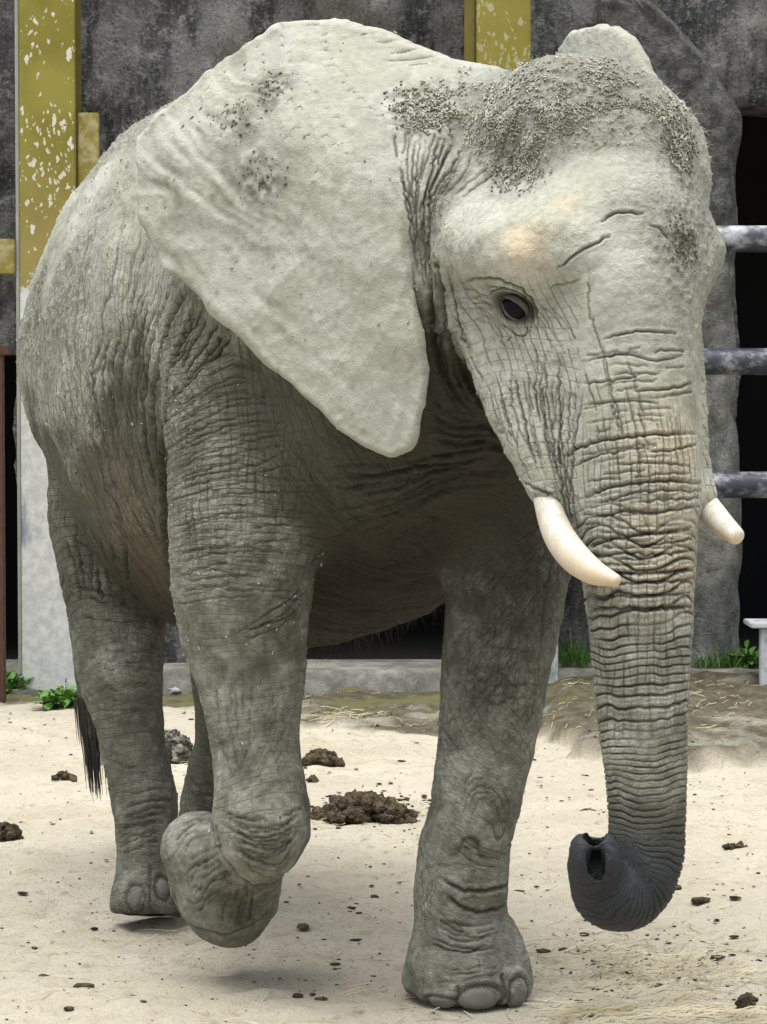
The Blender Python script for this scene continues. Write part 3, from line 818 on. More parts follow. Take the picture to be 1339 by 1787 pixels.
# the other ear lies folded back along the far side of the neck
EAR2_OUT = np.array([(975, 104), (985, 78), (1008, 56), (1040, 44), (1072, 42), (1098, 55), (1122, 88), (1142, 130), (1160, 220), (1165, 330), (1150, 450), (1110, 560), (1060, 620), (1010, 560), (985, 420), (970, 260)], float)
EAR2_C = [(975, 104, 7.5), (1010, 56, 7.42), (1072, 42, 7.32), (1100, 56, 7.26), (1142, 130, 7.18), (1165, 330, 7.2), (1110, 560, 7.3), (1060, 620, 7.36), (985, 420, 7.5), (1060, 300, 7.3), (1050, 110, 7.3), (1085, 150, 7.2)]
ear2 = Ear(P(1150, 704, 7.15), P(975, 704, 7.5), EAR2_OUT, EAR2_C, .025)
GROUPS = [('body', body), ('neck', neck), ('lf', lfg), ('rf', rfg), ('rh', rhg), ('lh', lhg), ('head', head), ('trunk', trunkg), ('ear', ear), ('ear2', ear2), ('tail', tail)]
KS = {'neck': .16, 'lf': .16, 'rf': .12, 'rh': .045, 'lh': .10, 'head': .07, 'trunk': .06, 'ear': .03, 'ear2': .04, 'tail': .05}
def earblend(p):
    # ear grows out of the back of the head: a wider blend along the attachment, a crease elsewhere
    a, b = P(840, 150, 7.0), P(735, 330, 6.85)
    ab = b - a; t = np.clip((p - a) @ ab / (ab @ ab), 0, 1)
    q = np.linalg.norm(p - a - t[:, None] * ab, axis=1)
    return (.010 + .11 * np.exp(-(q / .15) ** 2) + .07 * np.clip((p[:, 2] - 2.3) / .15, 0, 1)).astype(np.float32)
def sdf(p, want=False):
    r = None; D = {}
    for nme, g in GROUPS:
        dd = np.full(len(p), .35, np.float32)
        m = np.all((p > g.lo - .32) & (p < g.hi + .32), axis=1)
        if m.any(): dd[m] = g.d(p[m])
        D[nme] = dd
        r = dd if r is None else smin(r, dd, earblend(p) if nme == 'ear' else KS[nme])
    return (r, D) if want else r

def surface_nets(D, org, h):
    s = D < 0
    c = [s[a:s.shape[0]-1+a, b:s.shape[1]-1+b, e:s.shape[2]-1+e] for a in (0,1) for b in (0,1) for e in (0,1)]
    act = np.logical_or.reduce(c) & ~np.logical_and.reduce(c)
    I = np.argwhere(act); idx = np.full(act.shape, -1, np.int64); idx[act] = np.arange(len(I))
    acc = np.zeros((len(I), 3)); cnt = np.zeros(len(I))
    cor = [np.array(q) for q in [(a,b,e) for a in (0,1) for b in (0,1) for e in (0,1)]]
    for i in range(8):
        for j in range(i + 1, 8):
            if np.abs(cor[i] - cor[j]).sum() != 1: continue
            a = D[tuple((I + cor[i]).T)]; b = D[tuple((I + cor[j]).T)]
            m = (a < 0) != (b < 0)
            t = a[m] / (a[m] - b[m])
            acc[m] += I[m] + cor[i] + t[:, None] * (cor[j] - cor[i]); cnt[m] += 1
    V = org + h * acc / cnt[:, None]
    Q = []
    for ax in range(3):
        u, v = [(1, 2), (2, 0), (0, 1)][ax]
        sl = [slice(None)] * 3; sl[ax] = slice(0, -1); a = s[tuple(sl)]
        sl[ax] = slice(1, None); b = s[tuple(sl)]
        for flip, m in ((False, a & ~b), (True, ~a & b)):
            J = np.argwhere(m)
            J = J[(J[:, u] > 0) & (J[:, v] > 0) & (J[:, u] < D.shape[u]-1) & (J[:, v] < D.shape[v]-1)]
            du = np.zeros(3, int); du[u] = 1; dv = np.zeros(3, int); dv[v] = 1
            q = np.stack([idx[tuple((J - du - dv).T)], idx[tuple((J - dv).T)], idx[tuple(J.T)], idx[tuple((J - du).T)]], 1)
            Q.append(q[:, ::-1] if flip else q)
    return V, np.concatenate(Q)
def subdivide(V, F):
    e = np.concatenate([F[:, [0,1]], F[:, [1,2]], F[:, [2,3]], F[:, [3,0]]])
    es = np.sort(e, 1); key = es[:, 0] * len(V) + es[:, 1]
    uq, inv = np.unique(key, return_inverse=True)
    a, b = uq // len(V), uq % len(V)
    n0, n1 = len(V), len(uq)
    V2 = np.concatenate([V, (V[a] + V[b]) * .5, V[F].mean(1)])
    m = len(F); E_ = inv.reshape(4, m) + n0; c = np.arange(m) + n0 + n1
    F2 = np.concatenate([np.stack([F[:, 0], E_[0], c, E_[3]], 1), np.stack([E_[0], F[:, 1], E_[1], c], 1),
                         np.stack([c, E_[1], F[:, 2], E_[2]], 1), np.stack([E_[3], c, E_[2], F[:, 3]], 1)])
    return V2, F2
def vnormals(V, F):
    n = np.cross(V[F[:, 2]] - V[F[:, 0]], V[F[:, 3]] - V[F[:, 1]])
    N = np.zeros_like(V)
    for k in range(3):
        N[:, k] = sum(np.bincount(F[:, c], n[:, k], len(V)) for c in range(4))
    return N / (np.linalg.norm(N, axis=1)[:, None] + 1e-12)
def smooth(V, F, it=1, lam=.5):
    for _ in range(it):
        A = np.zeros_like(V); c = np.zeros(len(V))
        for i in range(4):
            a, b = F[:, i], F[:, (i + 1) % 4]
            for k in range(V.shape[1]): A[:, k] += np.bincount(a, V[b, k], len(V)) + np.bincount(b, V[a, k], len(V))
            c += np.bincount(a, minlength=len(V)) + np.bincount(b, minlength=len(V))
        V = V + lam * (A / np.maximum(c, 1)[:, None] - V)
    return V

HG = 0.0245
lo, hi = np.array([-1.62, 5.95, -.06]), np.array([1.1, 9.95, 2.84])
ax = [np.arange(lo[k], hi[k], HG) for k in range(3)]
shape = tuple(len(a) for a in ax)
D = None
for nme, g in GROUPS:
    i0 = [int(np.clip((g.lo[k] - .2 - lo[k]) / HG, 0, shape[k] - 1)) for k in range(3)]
    i1 = [int(np.clip((g.hi[k] + .2 - lo[k]) / HG + 1, 1, shape[k])) for k in range(3)]
    pp = np.stack(np.meshgrid(*[ax[k][i0[k]:i1[k]] for k in range(3)], indexing='ij'), -1).reshape(-1, 3)
    sub = g.d(pp).reshape([i1[k] - i0[k] for k in range(3)])
    if D is None:
        D = np.full(shape, .35, np.float32); D[i0[0]:i1[0], i0[1]:i1[1], i0[2]:i1[2]] = sub
    else:
        sl = (slice(i0[0], i1[0]), slice(i0[1], i1[1]), slice(i0[2], i1[2]))
        k = earblend(pp).reshape(sub.shape) if nme == 'ear' else KS[nme]
        D[sl] = smin(D[sl], sub, k)
V, Fq = surface_nets(D, lo, HG)
print('nets', len(V), time.time() - T0)
def project(V, F, it=1, lim=.01):
    for _ in range(it):
        N = vnormals(V, F)
        V = V - np.clip(sdf(V), -lim, lim)[:, None] * N
    return V
V = project(smooth(V, Fq, 1, .4), Fq, 2)
V0, F0 = V.copy(), Fq.copy()
V, Fq = subdivide(V, Fq)
V = project(smooth(V, Fq, 1, .5), Fq, 1)
def refine(V, F, mask):
    """split the masked quads in four; faces that border them become fans, so the skin stays closed (a triangle repeats its last index)"""
    mask = mask & (F[:, 3] != F[:, 2])
    n0 = len(V); M = F[mask]; U = F[~mask]
    key = lambda a, b: np.minimum(a, b) * np.int64(n0) + np.maximum(a, b)
    ke = np.stack([key(M[:, i], M[:, (i + 1) % 4]) for i in range(4)], 1)
    uq, inv = np.unique(ke.ravel(), return_inverse=True); inv = inv.reshape(ke.shape) + n0
    a, b = uq // n0, uq % n0
    ce = np.arange(len(M)) + n0 + len(uq)
    newV = [V, (V[a] + V[b]) * .5, V[M].mean(1)]
    out = [np.stack([M[:, i], inv[:, i], ce, inv[:, i - 1]], 1) for i in range(4)]
    ku = np.stack([key(U[:, i], U[:, (i + 1) % 4]) for i in range(4)], 1)
    pos = np.minimum(np.searchsorted(uq, ku), len(uq) - 1)
    hitm = uq[pos] == ku
    hb = hitm.any(1)
    out.append(U[~hb])
    extra, tri = [], []
    base = n0 + len(uq) + len(M)
    for f, h, p in zip(U[hb], hitm[hb], pos[hb]):
        poly = []
        for i in range(4):
            if i and f[i] == f[i - 1]: continue
            poly.append(f[i])
            if h[i]: poly.append(n0 + p[i])
        c_ = base + len(extra); extra.append(V[f].mean(0))
        for i in range(len(poly)): tri.append((poly[i], poly[(i + 1) % len(poly)], c_, c_))
    if extra: newV.append(np.array(extra)); out.append(np.array(tri))
    return np.concatenate(newV), np.concatenate(out)
def facing(V, F):
    N_ = vnormals(V, F); c_ = V[F].mean(1); n_ = N_[F].mean(1)
    v_ = c_ - np.array([0, 0, CAMH]); v_ /= np.linalg.norm(v_, axis=1)[:, None]
    return (v_ * n_).sum(1), c_
# finer skin on the side that is seen from the yard, finest on the face, the trunk and the fore legs
fc, cen = facing(V, Fq)
V, Fq = refine(V, Fq, fc < .28)
V = smooth(V, Fq, 1, .5)
fc, cen = facing(V, Fq)
_d = cen - np.array([0, 0, CAMH]); _fw = _d[:, 1] * _cp - _d[:, 2] * _sp
_px = CX + FPX * _d[:, 0] / _fw; _py = CY - FPX * (_d[:, 1] * _sp + _d[:, 2] * _cp) / _fw
fine = ((_px > 690) & (_py > 180) & (_py < 1600) & (cen[:, 1] < 6.98)) | ((_px > 275) & (_px < 620) & (_py > 560) & (_py < 1130) & (cen[:, 1] > 6.95) & (cen[:, 1] < 7.45)) | ((_px > 690) & (_px < 1000) & (_py > 860) & (_py < 1720) & (cen[:, 1] > 6.9) & (cen[:, 1] < 7.3))
V, Fq = refine(V, Fq, (fc < .15) & fine)
V = smooth(V, Fq, 1, .5)
N = vnormals(V, Fq)
dist, DG = sdf(V, True)
V = V - np.clip(dist, -.006, .006)[:, None] * N
N = vnormals(smooth(V, Fq, 1, .5), Fq)
print('mesh', len(V), len(Fq), time.time() - T0)

# ---- wrinkles traced on the skin: every stroke is laid on the surface in 3-D
from mathutils.bvhtree import BVHTree
_bv = BVHTree.FromPolygons(V0.tolist(), F0.tolist())
def hit(x, y):
    d = Vector(ray(x, y)).normalized()
    loc, nrm, i, t = _bv.ray_cast(Vector((0, 0, CAMH)), d)
    return None if loc is None else np.array(loc)
STROKES = []          # (polyline px, width px, depth mm)
def stroke(pts, wd=4, dp=5): STROKES.append((np.array(pts, float), wd, dp))
def fan(A, B, n, wd=4, dp=5, jit=5, trim=.25, brk=0.35):
    A, B = catmull(A, 24), catmull(B, 24)
    for i in range(n):
        t = (i + .5 + random.uniform(-.3, .3)) / n
        q = A * (1 - t) + B * t
        ph = random.uniform(0, 50)
        k = np.linspace(0, 3, 24)
        q = q + np.stack([vnoise(np.c_[k + ph, k * 0 + i, k * 0], 3), vnoise(np.c_[k + ph, k * 0 + i, k * 0 + 9], 4)], 1) * jit
        a, b = random.uniform(0, trim), 1 - random.uniform(0, trim)
        i0, i1 = int(a * 23), int(b * 23) + 1
        if random.random() < brk and i1 - i0 > 12:
            m = random.randint(i0 + 5, i1 - 5)
            stroke(q[i0:m], wd * random.uniform(.7, 1.2), dp * random.uniform(.6, 1.2))
            stroke(q[m+1:i1] + random.uniform(-4, 4), wd * random.uniform(.7, 1.2), dp * random.uniform(.6, 1.2))
        else:
            stroke(q[i0:i1], wd * random.uniform(.7, 1.25), dp * random.uniform(.55, 1.25))
# trunk creases
for q, wd, dp in [([(1045,594),(1103,580),(1179,581)],3.5,6), ([(1018,632),(1060,621),(1093,618),(1140,628),(1189,622)],3.5,7), ([(1135,615),(1165,611),(1195,613)],3,5),
    ([(1012,670),(1068,664),(1118,655)],3.5,6), ([(1098,682),(1154,680),(1206,669)],4,7), ([(1018,707),(1083,700),(1149,703)],3.5,6), ([(1160,692),(1190,686),(1208,684)],3,5),
    ([(985,800),(1012,782),(1053,768),(1123,759),(1214,757)],4.5,11), ([(1000,815),(1030,800),(1073,788),(1143,779)],3.5,7), ([(1123,788),(1170,785),(1215,776)],3.5,7),
    ([(1023,868),(1045,856),(1073,848),(1143,840),(1221,842)],5,12), ([(1035,880),(1123,858),(1221,857)],3.5,7), ([(1100,876),(1165,872),(1220,870)],3.5,6), ([(1035,905),(1090,893),(1150,893),(1220,884)],4,8),
    ([(1030,955),(1043,948),(1098,936),(1219,923)],5,12), ([(1110,952),(1160,948),(1219,938)],4,7), ([(1030,975),(1090,965),(1150,968),(1218,960)],4,8),
    ([(1040,998),(1123,1000),(1217,994)],5,12), ([(1020,1022),(1075,1019),(1150,1016),(1215,1010)],4,9), ([(1018,1063),(1073,1062),(1150,1062),(1214,1058)],5,12), ([(1025,1040),(1120,1041),(1213,1034)],4,9)]:
    stroke(q, wd, dp)
fan([(1010,615),(1100,602),(1205,602)], [(1005,765),(1100,745),(1212,742)], 10, 2.2, 3.5, 5, .45, .6)
fan([(1000,790),(1100,770),(1214,770)], [(1020,1000),(1110,1010),(1215,1005)], 16, 2.4, 4.5, 5, .4, .6)
fan([(1045,590),(1060,700),(1078,770)], [(1100,600),(1120,680),(1140,760)], 2, 2.5, 4, 5)
fan([(1005,620),(1040,740),(1050,900)], [(1120,680),(1140,800),(1150,960)], 7, 2.6, 4, 7, .5, .8)
fan([(1125,700),(1140,800),(1130,960)], [(1205,700),(1210,800),(1208,960)], 6, 2.6, 3.5, 6, .55, .8)
stroke([(1028,470),(1028,540),(1045,600),(1070,720)], 2.8, 4)
# brow, forehead
stroke([(970,474),(1000,448),(1023,433),(1063,414)], 4, 8)
stroke([(1042,390),(1065,375),(1088,369),(1123,371)], 4, 7)
stroke([(1126,388),(1150,400),(1169,416)], 3.5, 5)
stroke([(950,508),(985,500),(1010,488)], 3, 4)
# eye folds
stroke([(800,498),(835,486),(875,486),(910,502),(932,535),(938,575)], 3.6, 7)
stroke([(845,505),(875,498),(905,508),(923,532),(928,562)], 3, 5)
stroke([(868,560),(890,582),(915,586),(924,570)], 3, 6)
stroke([(905,592),(915,600)], 3, 5); stroke([(890,588),(880,595)], 2.5, 4)
fan([(800,560),(845,580),(880,620)], [(830,520),(855,545),(880,585)], 4, 2.5, 3, 3)
# cheek
fan([(830,640),(855,690),(880,760),(915,826)], [(1000,640),(985,700),(990,790),(1012,900)], 15, 3, 5, 5, .3)
fan([(930,600),(945,680),(960,780),(985,930)], [(1030,640),(1015,760),(1005,860),(1015,960)], 7, 3, 5, 5, .25)
fan([(920,540),(960,600),(1000,680)], [(935,520),(990,560),(1030,620)], 4, 2.5, 3, 4, .3)
stroke([(908,838),(935,852),(958,860),(975,876)], 4, 8)
# cheek bone fold and folds in front of the ear
stroke([(765,458),(768,520),(785,600),(812,660),(850,712)], 9, 22)
stroke([(752,470),(752,560),(768,640),(805,700)], 7, 16)
stroke([(760,450),(764,472),(772,505)], 6, 22)
fan([(790,500),(825,508),(858,520)], [(800,545),(830,545),(862,545)], 5, 2.5, 3, 3, .2, .1)
stroke([(846,520),(866,505),(892,502),(916,520),(928,550),(926,580)], 3.5, 7)
stroke([(782,470),(792,545),(812,610),(842,668)], 5, 9)
fan([(690,215),(693,280),(705,350),(722,430),(735,520)], [(838,250),(800,300),(765,350),(752,420),(756,500)], 14, 4, 7, 5, .2)
fan([(800,260),(780,300),(760,345)], [(880,270),(840,320),(800,350)], 4, 4, 5, 4, .2)
fan([(752,560),(768,660),(815,735)], [(800,600),(820,660),(850,700)], 5, 5, 7, 4, .2)
# under the neck
fan([(752,690),(790,720),(840,735),(875,735)], [(745,790),(790,800),(850,790),(895,800)], 6, 6, 9, 5, .2)
# chest folds
fan([(570,800),(640,810),(740,800),(860,770)], [(585,960),(690,915),(800,860),(905,850)], 11, 6, 10, 8, .2)
fan([(640,940),(720,920),(790,900)], [(660,1000),(730,970),(800,950)], 4, 6, 8, 6, .2)
# flank folds behind the shoulder
stroke([(322,508),(300,560),(278,630),(266,700),(276,800),(292,880)], 10, 26)
stroke([(345,535),(322,590),(300,640),(290,700),(288,770)], 9, 20)
stroke([(300,500),(268,580),(250,680),(255,780),(275,860)], 8, 15)
stroke([(288,720),(287,800),(290,900),(295,1000)], 10, 20)
fan([(175,560),(150,650),(160,740),(195,840)], [(305,495),(262,590),(248,690),(268,830)], 9, 6, 7, 7, .3)
fan([(250,480),(225,560),(205,640)], [(300,490),(270,560),(250,640)], 5, 5, 7, 5, .25)
fan([(330,520),(318,570),(300,640)], [(420,590),(380,630),(310,700)], 6, 5, 9, 4, .15)
# shoulder and upper fore leg
fan([(292,700),(335,652),(400,612),(455,640)], [(292,870),(350,850),(450,830),(545,800)], 17, 3.2, 4, 5, .15, .3)
fan([(292,870),(350,850),(450,835),(560,830)], [(302,1060),(370,1050),(450,1050),(540,1060)], 17, 3.0, 3.2, 5, .2, .4)
fan([(380,640),(385,800),(380,960)], [(560,780),(550,860),(540,960)], 15, 2.5, 2.4, 6, .4, .6)
fan([(310,800),(320,900),(330,1000)], [(380,780),(385,900),(380,1000)], 5, 2.6, 2.5, 5, .4, .7)
fan([(440,1080),(480,1060),(520,1030),(545,990)], [(360,1150),(430,1120),(500,1090),(535,1050)], 5, 3, 4, 5, .3)
# fore leg, lifted foot
fan([(372,1180),(385,1290),(425,1400)], [(450,1150),(440,1280),(400,1390)], 6, 2.5, 2.5, 4, .35, .6)
fan([(480,1180),(440,1290),(385,1380)], [(515,1300),(480,1370),(420,1420)], 7, 2.5, 2.5, 4, .35, .6)
fan([(378,1405),(430,1425),(490,1420),(532,1400)], [(410,1500),(450,1525),(485,1530),(515,1480)], 12, 4.5, 7, 4, .2)
fan([(378,1425),(335,1425),(300,1450)], [(420,1530),(380,1570),(340,1610)], 14, 3.6, 5.5, 5, .2)
fan([(400,1540),(390,1580),(370,1625)], [(450,1540),(450,1570),(440,1615)], 5, 4, 5, 3, .2)
stroke([(378,1440),(385,1475),(405,1510),(440,1545),(470,1545)], 6, 10)
# standing fore leg
fan([(965,850),(880,945),(795,1060)], [(985,1060),(900,1170),(790,1300)], 26, 2.4, 2.6, 4, .22, .2)
fan([(800,980),(810,1120),(785,1300)], [(970,960),(955,1120),(930,1290)], 16, 2.4, 2.2, 5, .25, .25)
fan([(790,1080),(870,1075),(970,1090)], [(780,1230),(860,1220),(945,1230)], 7, 2.6, 2.5, 5, .4, .7)
fan([(790,1420),(815,1350),(865,1350),(898,1420)], [(822,1440),(838,1400),(862,1405),(890,1470)], 5, 3.2, 2.4, 4, .25)
fan([(800,1440),(840,1470),(890,1490)], [(790,1480),(830,1510),(885,1520)], 4, 3.2, 3, 3, .2)
stroke([(768,1532),(800,1550),(840,1556),(886,1545)], 6, 12)
stroke([(775,1560),(810,1585),(845,1592),(884,1580)], 5.5, 10)
fan([(760,1590),(810,1615),(885,1605)], [(745,1650),(810,1665),(890,1650)], 6, 4.5, 7, 3, .25)
fan([(735,1500),(735,1560),(728,1620)], [(770,1500),(760,1560),(750,1620)], 4, 3, 3, 3, .3)
stroke([(736,1705),(734,1740)], 4, 3); stroke([(798,1712),(805,1762)], 5, 7); stroke([(876,1690),(884,1750)], 5, 7); stroke([(835,1665),(838,1690)], 3, 3)
fan([(760,1680),(810,1690),(870,1680)], [(740,1720),(800,1715),(880,1700)], 5, 2.6, 2.5, 4, .3, .5)
stroke([(296,1575),(318,1604),(345,1622),(400,1632),(448,1612),(470,1580)], 4, 6)
# veins of the ear (raised)
for q in [[(690,330),(600,330),(500,310),(420,290),(330,300)], [(700,380),(620,420),(520,430),(400,430),(300,440)], [(705,420),(640,500),(560,560),(470,600)], [(715,460),(680,560),(620,650),(580,710)], [(725,500),(715,600),(700,700),(680,770)], [(560,425),(500,480),(440,560)], [(500,310),(440,240),(380,200)], [(600,330),(560,240),(520,170)], [(640,500),(620,580),(560,660)], [(420,290),(340,360),(280,380)]]:
    stroke(q, 9, -1.5)
# hind leg
fan([(100,880),(110,960),(125,1050)], [(235,960),(240,1010),(255,1060)], 8, 6, 9, 6, .2, .6)
fan([(105,930),(160,950),(215,970)], [(125,1080),(190,1090),(270,1080)], 6, 5, 6, 7, .3, .7)
fan([(135,1110),(200,1130),(280,1120)], [(160,1240),(220,1250),(280,1240)], 7, 3, 4, 5, .3, .6)
fan([(198,1420),(250,1395),(305,1390)], [(205,1500),(250,1480),(292,1470)], 8, 4, 6, 4, .2)
fan([(180,1310),(230,1330),(285,1320)], [(195,1390),(240,1385),(300,1380)], 5, 3, 3, 4, .3)
stroke([(262,1500),(262,1540),(262,1585)], 5, 6)

H = np.zeros(len(V), np.float32); CR = np.zeros(len(V), np.float32)
for pts, wd, dp in STROKES:
    n = max(4, int(np.linalg.norm(np.diff(pts, axis=0), axis=1).sum() / 7))
    q = catmull(pts, n) if len(pts) > 2 else pts[0] + (pts[-1] - pts[0]) * np.linspace(0, 1, n)[:, None]
    q = q + RNG.normal(0, 1.15, q.shape)
    h3 = [hit(x, y) for x, y in q]
    W = None
    for i in range(n - 1):
        if h3[i] is None or h3[i+1] is None: continue
        if np.linalg.norm(h3[i] - h3[i+1]) > .06: continue
        W = (W or []) + [(h3[i], h3[i+1], i / (n - 1))]
    if not W: continue
    A = np.array([x[0] for x in W]); B = np.array([x[1] for x in W])
    ym = A[:, 1].mean(); wm = max(.66 * wd * ym / FPX, .0031)
    lo_, hi_ = np.minimum(A, B).min(0) - 3.4 * wm, np.maximum(A, B).max(0) + 3.4 * wm
    idx = np.where((V[:, 1] > lo_[1]) & (V[:, 1] < hi_[1]))[0]
    vv = V[idx]
    k = np.all((vv > lo_) & (vv < hi_), axis=1)
    idx = idx[k]; vv = vv[k]
    if len(idx) == 0: continue
    best = np.full(len(idx), 9.0); tt = np.zeros(len(idx))
    for a, b, t in W:
        ab = b - a
        s_ = np.clip((vv - a) @ ab / (ab @ ab + 1e-12), 0, 1)
        dd = np.linalg.norm(vv - a - s_[:, None] * ab, axis=1)
        m = dd < best; best = np.where(m, dd, best); tt = np.where(m, t, tt)
    taper = np.clip(np.minimum(tt, 1 - tt) * 5 + .25, 0, 1)
    g = np.exp(-(best / wm) ** 2); rdg = np.exp(-((best - 2.0 * wm) / wm) ** 2)
    H[idx] += (-g + (.14 if dp > 0 else 0) * rdg) * taper * dp * .0011
    if dp > 0: CR[idx] = np.maximum(CR[idx], g ** 1.7 * taper * min(1, .25 + dp / 8))
print('strokes', len(STROKES), time.time() - T0)

# ---- procedural skin: rings on the trunk, cells on the legs, mud on the back
names = [g[0] for g in GROUPS]
DM = np.stack([DG[k] for k in names], 1)
Wt = np.exp(-np.maximum(DM - DM.min(1, keepdims=True), 0) / .025); Wt /= Wt.sum(1, keepdims=True)
W = {k: Wt[:, i].astype(np.float32) for i, k in enumerate(names)}
Vf = V.astype(np.float32)
n_lo = fbm(Vf * 5, 5, 3); n_mid = fbm(Vf * 16, 6, 3); n_hi = fbm(Vf * 60, 7, 2)
H += .007 * n_lo * (1 - W['trunk']) + .0035 * n_mid * (1 - .5 * W['trunk'] - .65 * W['ear']) + .0008 * n_hi
def groove(e, w_): return np.exp(-(e / w_) ** 2)
def addw(key, mask, fn):
    global H, CR
    i = np.where((W[key] > .02) & mask)[0]
    if len(i) == 0: return
    h, c = fn(Vf[i], i)
    H[i] += h * W[key][i]; CR[i] = np.maximum(CR[i], c * W[key][i])
def sst(x, a, b):
    t = np.clip((x - a) / (b - a), 0, 1); return t * t * (3 - 2 * t)
ONE = np.ones(len(V), bool)
TS = np.zeros(len(V), np.float32)
TC = np.zeros((len(V), 3), np.float32); LC = {}
RG = np.zeros(len(V), np.float32); RA = np.zeros(len(V), np.float32); RG2 = RG.copy(); RA2 = RG.copy()
def f_trunk(p, i):
    s_, a, r = trunk.coords(p)
    TS[i] = s_; TC[i] = np.stack([s_, a, r], 1)
    tab = np.linspace(0, trunk.cum[-1], 400)
    sp = np.interp(tab, [0, .8, 1.0, 1.2, 1.45, 1.8], [.040, .031, .0255, .0210, .0165, .0135])
    u = np.interp(s_, tab, np.cumsum(1 / sp) * (tab[1] - tab[0]))
    u = u + .62 * fbm(np.stack([a * 1.1, s_ * 5, a * 0], 1), 31, 2) + .6 * vnoise(np.stack([s_ * 8, s_ * 0, s_ * 0], 1), 35) + .10 * vnoise(np.stack([a * 6, s_ * 22, a * 0], 1), 33)
    k = np.floor(u + .5)
    e = np.abs(u - k)
    amp = np.clip(.95 + .75 * vnoise(np.stack([a * 1.5, u * .8, a * 0], 1), 37), .35, 1.5)
    fade = sst(s_, .62, .86) * (1 - .45 * sst(s_, 1.50, 1.66))
    RG[i] = u; RA[i] = amp * fade; RG2[i] = a * r / .021 + .5 * fbm(np.stack([a * 2, s_ * 6, a * 0 + 5], 1), 47, 2); RA2[i] = .75 * sst(s_, .42, .6) * (1 - .8 * sst(s_, 1.1, 1.35))
    sz = np.interp(s_, [0, .8, 1.2, 1.5], [.012, .012, .0085, .005])
    h = (-groove(e, .14) + .32 * (1 - (2 * e) ** 2)) * amp * sz * fade
    v = a * r / .026 + .5 * fbm(np.stack([a * 2, s_ * 9, a * 0 + 5], 1), 41, 2)
    e2 = np.abs(v - np.floor(v + .5))
    m2 = np.clip(vnoise(np.stack([np.floor(v + .5), u * .55, a * 0], 1), 43) * 1.5 + .25, 0, 1) * sst(s_, .4, .65) * (1 - sst(s_, 1.2, 1.4))
    h = h - .0024 * groove(e2, .12) * m2
    return h, np.maximum(.55 * groove(e, .12) * np.clip(amp, 0, 1) * fade, .55 * groove(e2, .1) * m2)
addw('trunk', ONE, f_trunk)
def legf(nm, tube, su, sv, dep, ring, seed, smin_=-1, smax=9, flare=0):
    def f(p, i):
        s_, a, r = tube.coords(p)
        LC[nm] = np.zeros((len(V), 3), np.float32); LC[nm][i] = np.stack([s_, a, r], 1)
        wob = .55 * fbm(p * 9, seed, 2)
        u = s_ / su + wob; v = a * r / sv + wob * .7 + .35 * u * flare
        e = worley(u, v, seed)
        m = np.clip(.55 + .9 * vnoise(p * 7, seed + 3), .1, 1.2) * sst(s_, smin_, smin_ + .12) * (1 - sst(s_, smax - .1, smax))
        lowf = 1 - .75 * sst(s_, .7, .95)
        h = -dep * groove(e, .13) * m * lowf
        u2 = s_ / ring + .8 * fbm(np.stack([a * 1.6, s_ * 9, a * 0], 1), seed + 8, 2)
        k = np.floor(u2 + .5); e2 = np.abs(u2 - k)
        m2 = np.clip(vnoise(np.stack([a * 1.5, k * 3.3, a * 0], 1), seed + 9) * 1.4 + .1, 0, 1) * m
        am_ = np.clip(vnoise(np.stack([a * 1.5, u2 * .9, a * 0], 1), seed + 9) * 1.2 + .25, 0, 1) * np.clip(m, 0, 1)
        big = W[nm][i] > .45; ib = i[big]; sb, ab = s_[big], (a * r)[big]
        lw = fbm(p * 4, seed + 12, 2)[big]
        sp1_, sp2_, tilt, up_, dn_ = {'rf': (.0195, .026, 0, 1.0, .35), 'lf': (.024, .022, .75, .6, .28), 'rh': (.026, .026, .1, .9, .5), 'lh': (.024, .026, 0, .9, .6)}[nm]
        ct, st_ = math.cos(tilt), math.sin(tilt)
        RG[ib] = (sb * ct + ab * st_) / sp1_ + 1.0 * lw; RG2[ib] = (ab * ct - sb * st_) / sp2_ + 1.0 * lw
        low_ = sst(sb, .72, .98)
        RA[ib] = up_ * (1 - low_) + dn_ * low_; RA2[ib] = RA[ib] * (.75 if nm != 'lf' else 1)
        return h - .004 * groove(e2, .16) * m2, np.maximum(groove(e, .11) * m * .5 * lowf, groove(e2, .13) * m2 * .7)
    return f
addw('rf', ONE, legf('rf', rf, .022, .050, .0030, .040, 51, .1))
addw('lf', ONE, legf('lf', lf, .040, .034, .0026, .045, 61, .15, 1.22, .5))
addw('rh', ONE, legf('rh', rh, .055, .040, .0055, .05, 71, .2, 1.75))
addw('lh', ONE, legf('lh', lh, .035, .03, .0045, .04, 81, .3))
fz = (Vf - ORI) @ np.stack([Fv, Lv, Uv], 1)
def f_body(p, i):
    f, l, z = fz[i, 0], fz[i, 1], fz[i, 2]
    wob = fbm(p * 5, 91, 2)
    e = worley(f / .032 + .8 * wob, z / .085 + .6 * wob, 92)
    low = 1 - sst(z, 1.9, 2.35)
    m = np.clip(.5 + .9 * vnoise(p * 4, 93), 0, 1.1) * (.25 + .75 * low)
    u = f / .05 + .9 * wob + .25 * fbm(p * 14, 95, 2); k = np.floor(u + .5); e2 = np.abs(u - k)
    m2 = sst(f, -1.3, -.7) * low * np.clip(.4 + vnoise(np.stack([k * 2.7, z * 5, z * 0], 1), 94), 0, 1)
    return -.0028 * groove(e, .14) * m - .006 * groove(e2, .16) * m2, np.maximum(.5 * groove(e, .11) * m, .7 * groove(e2, .13) * m2)
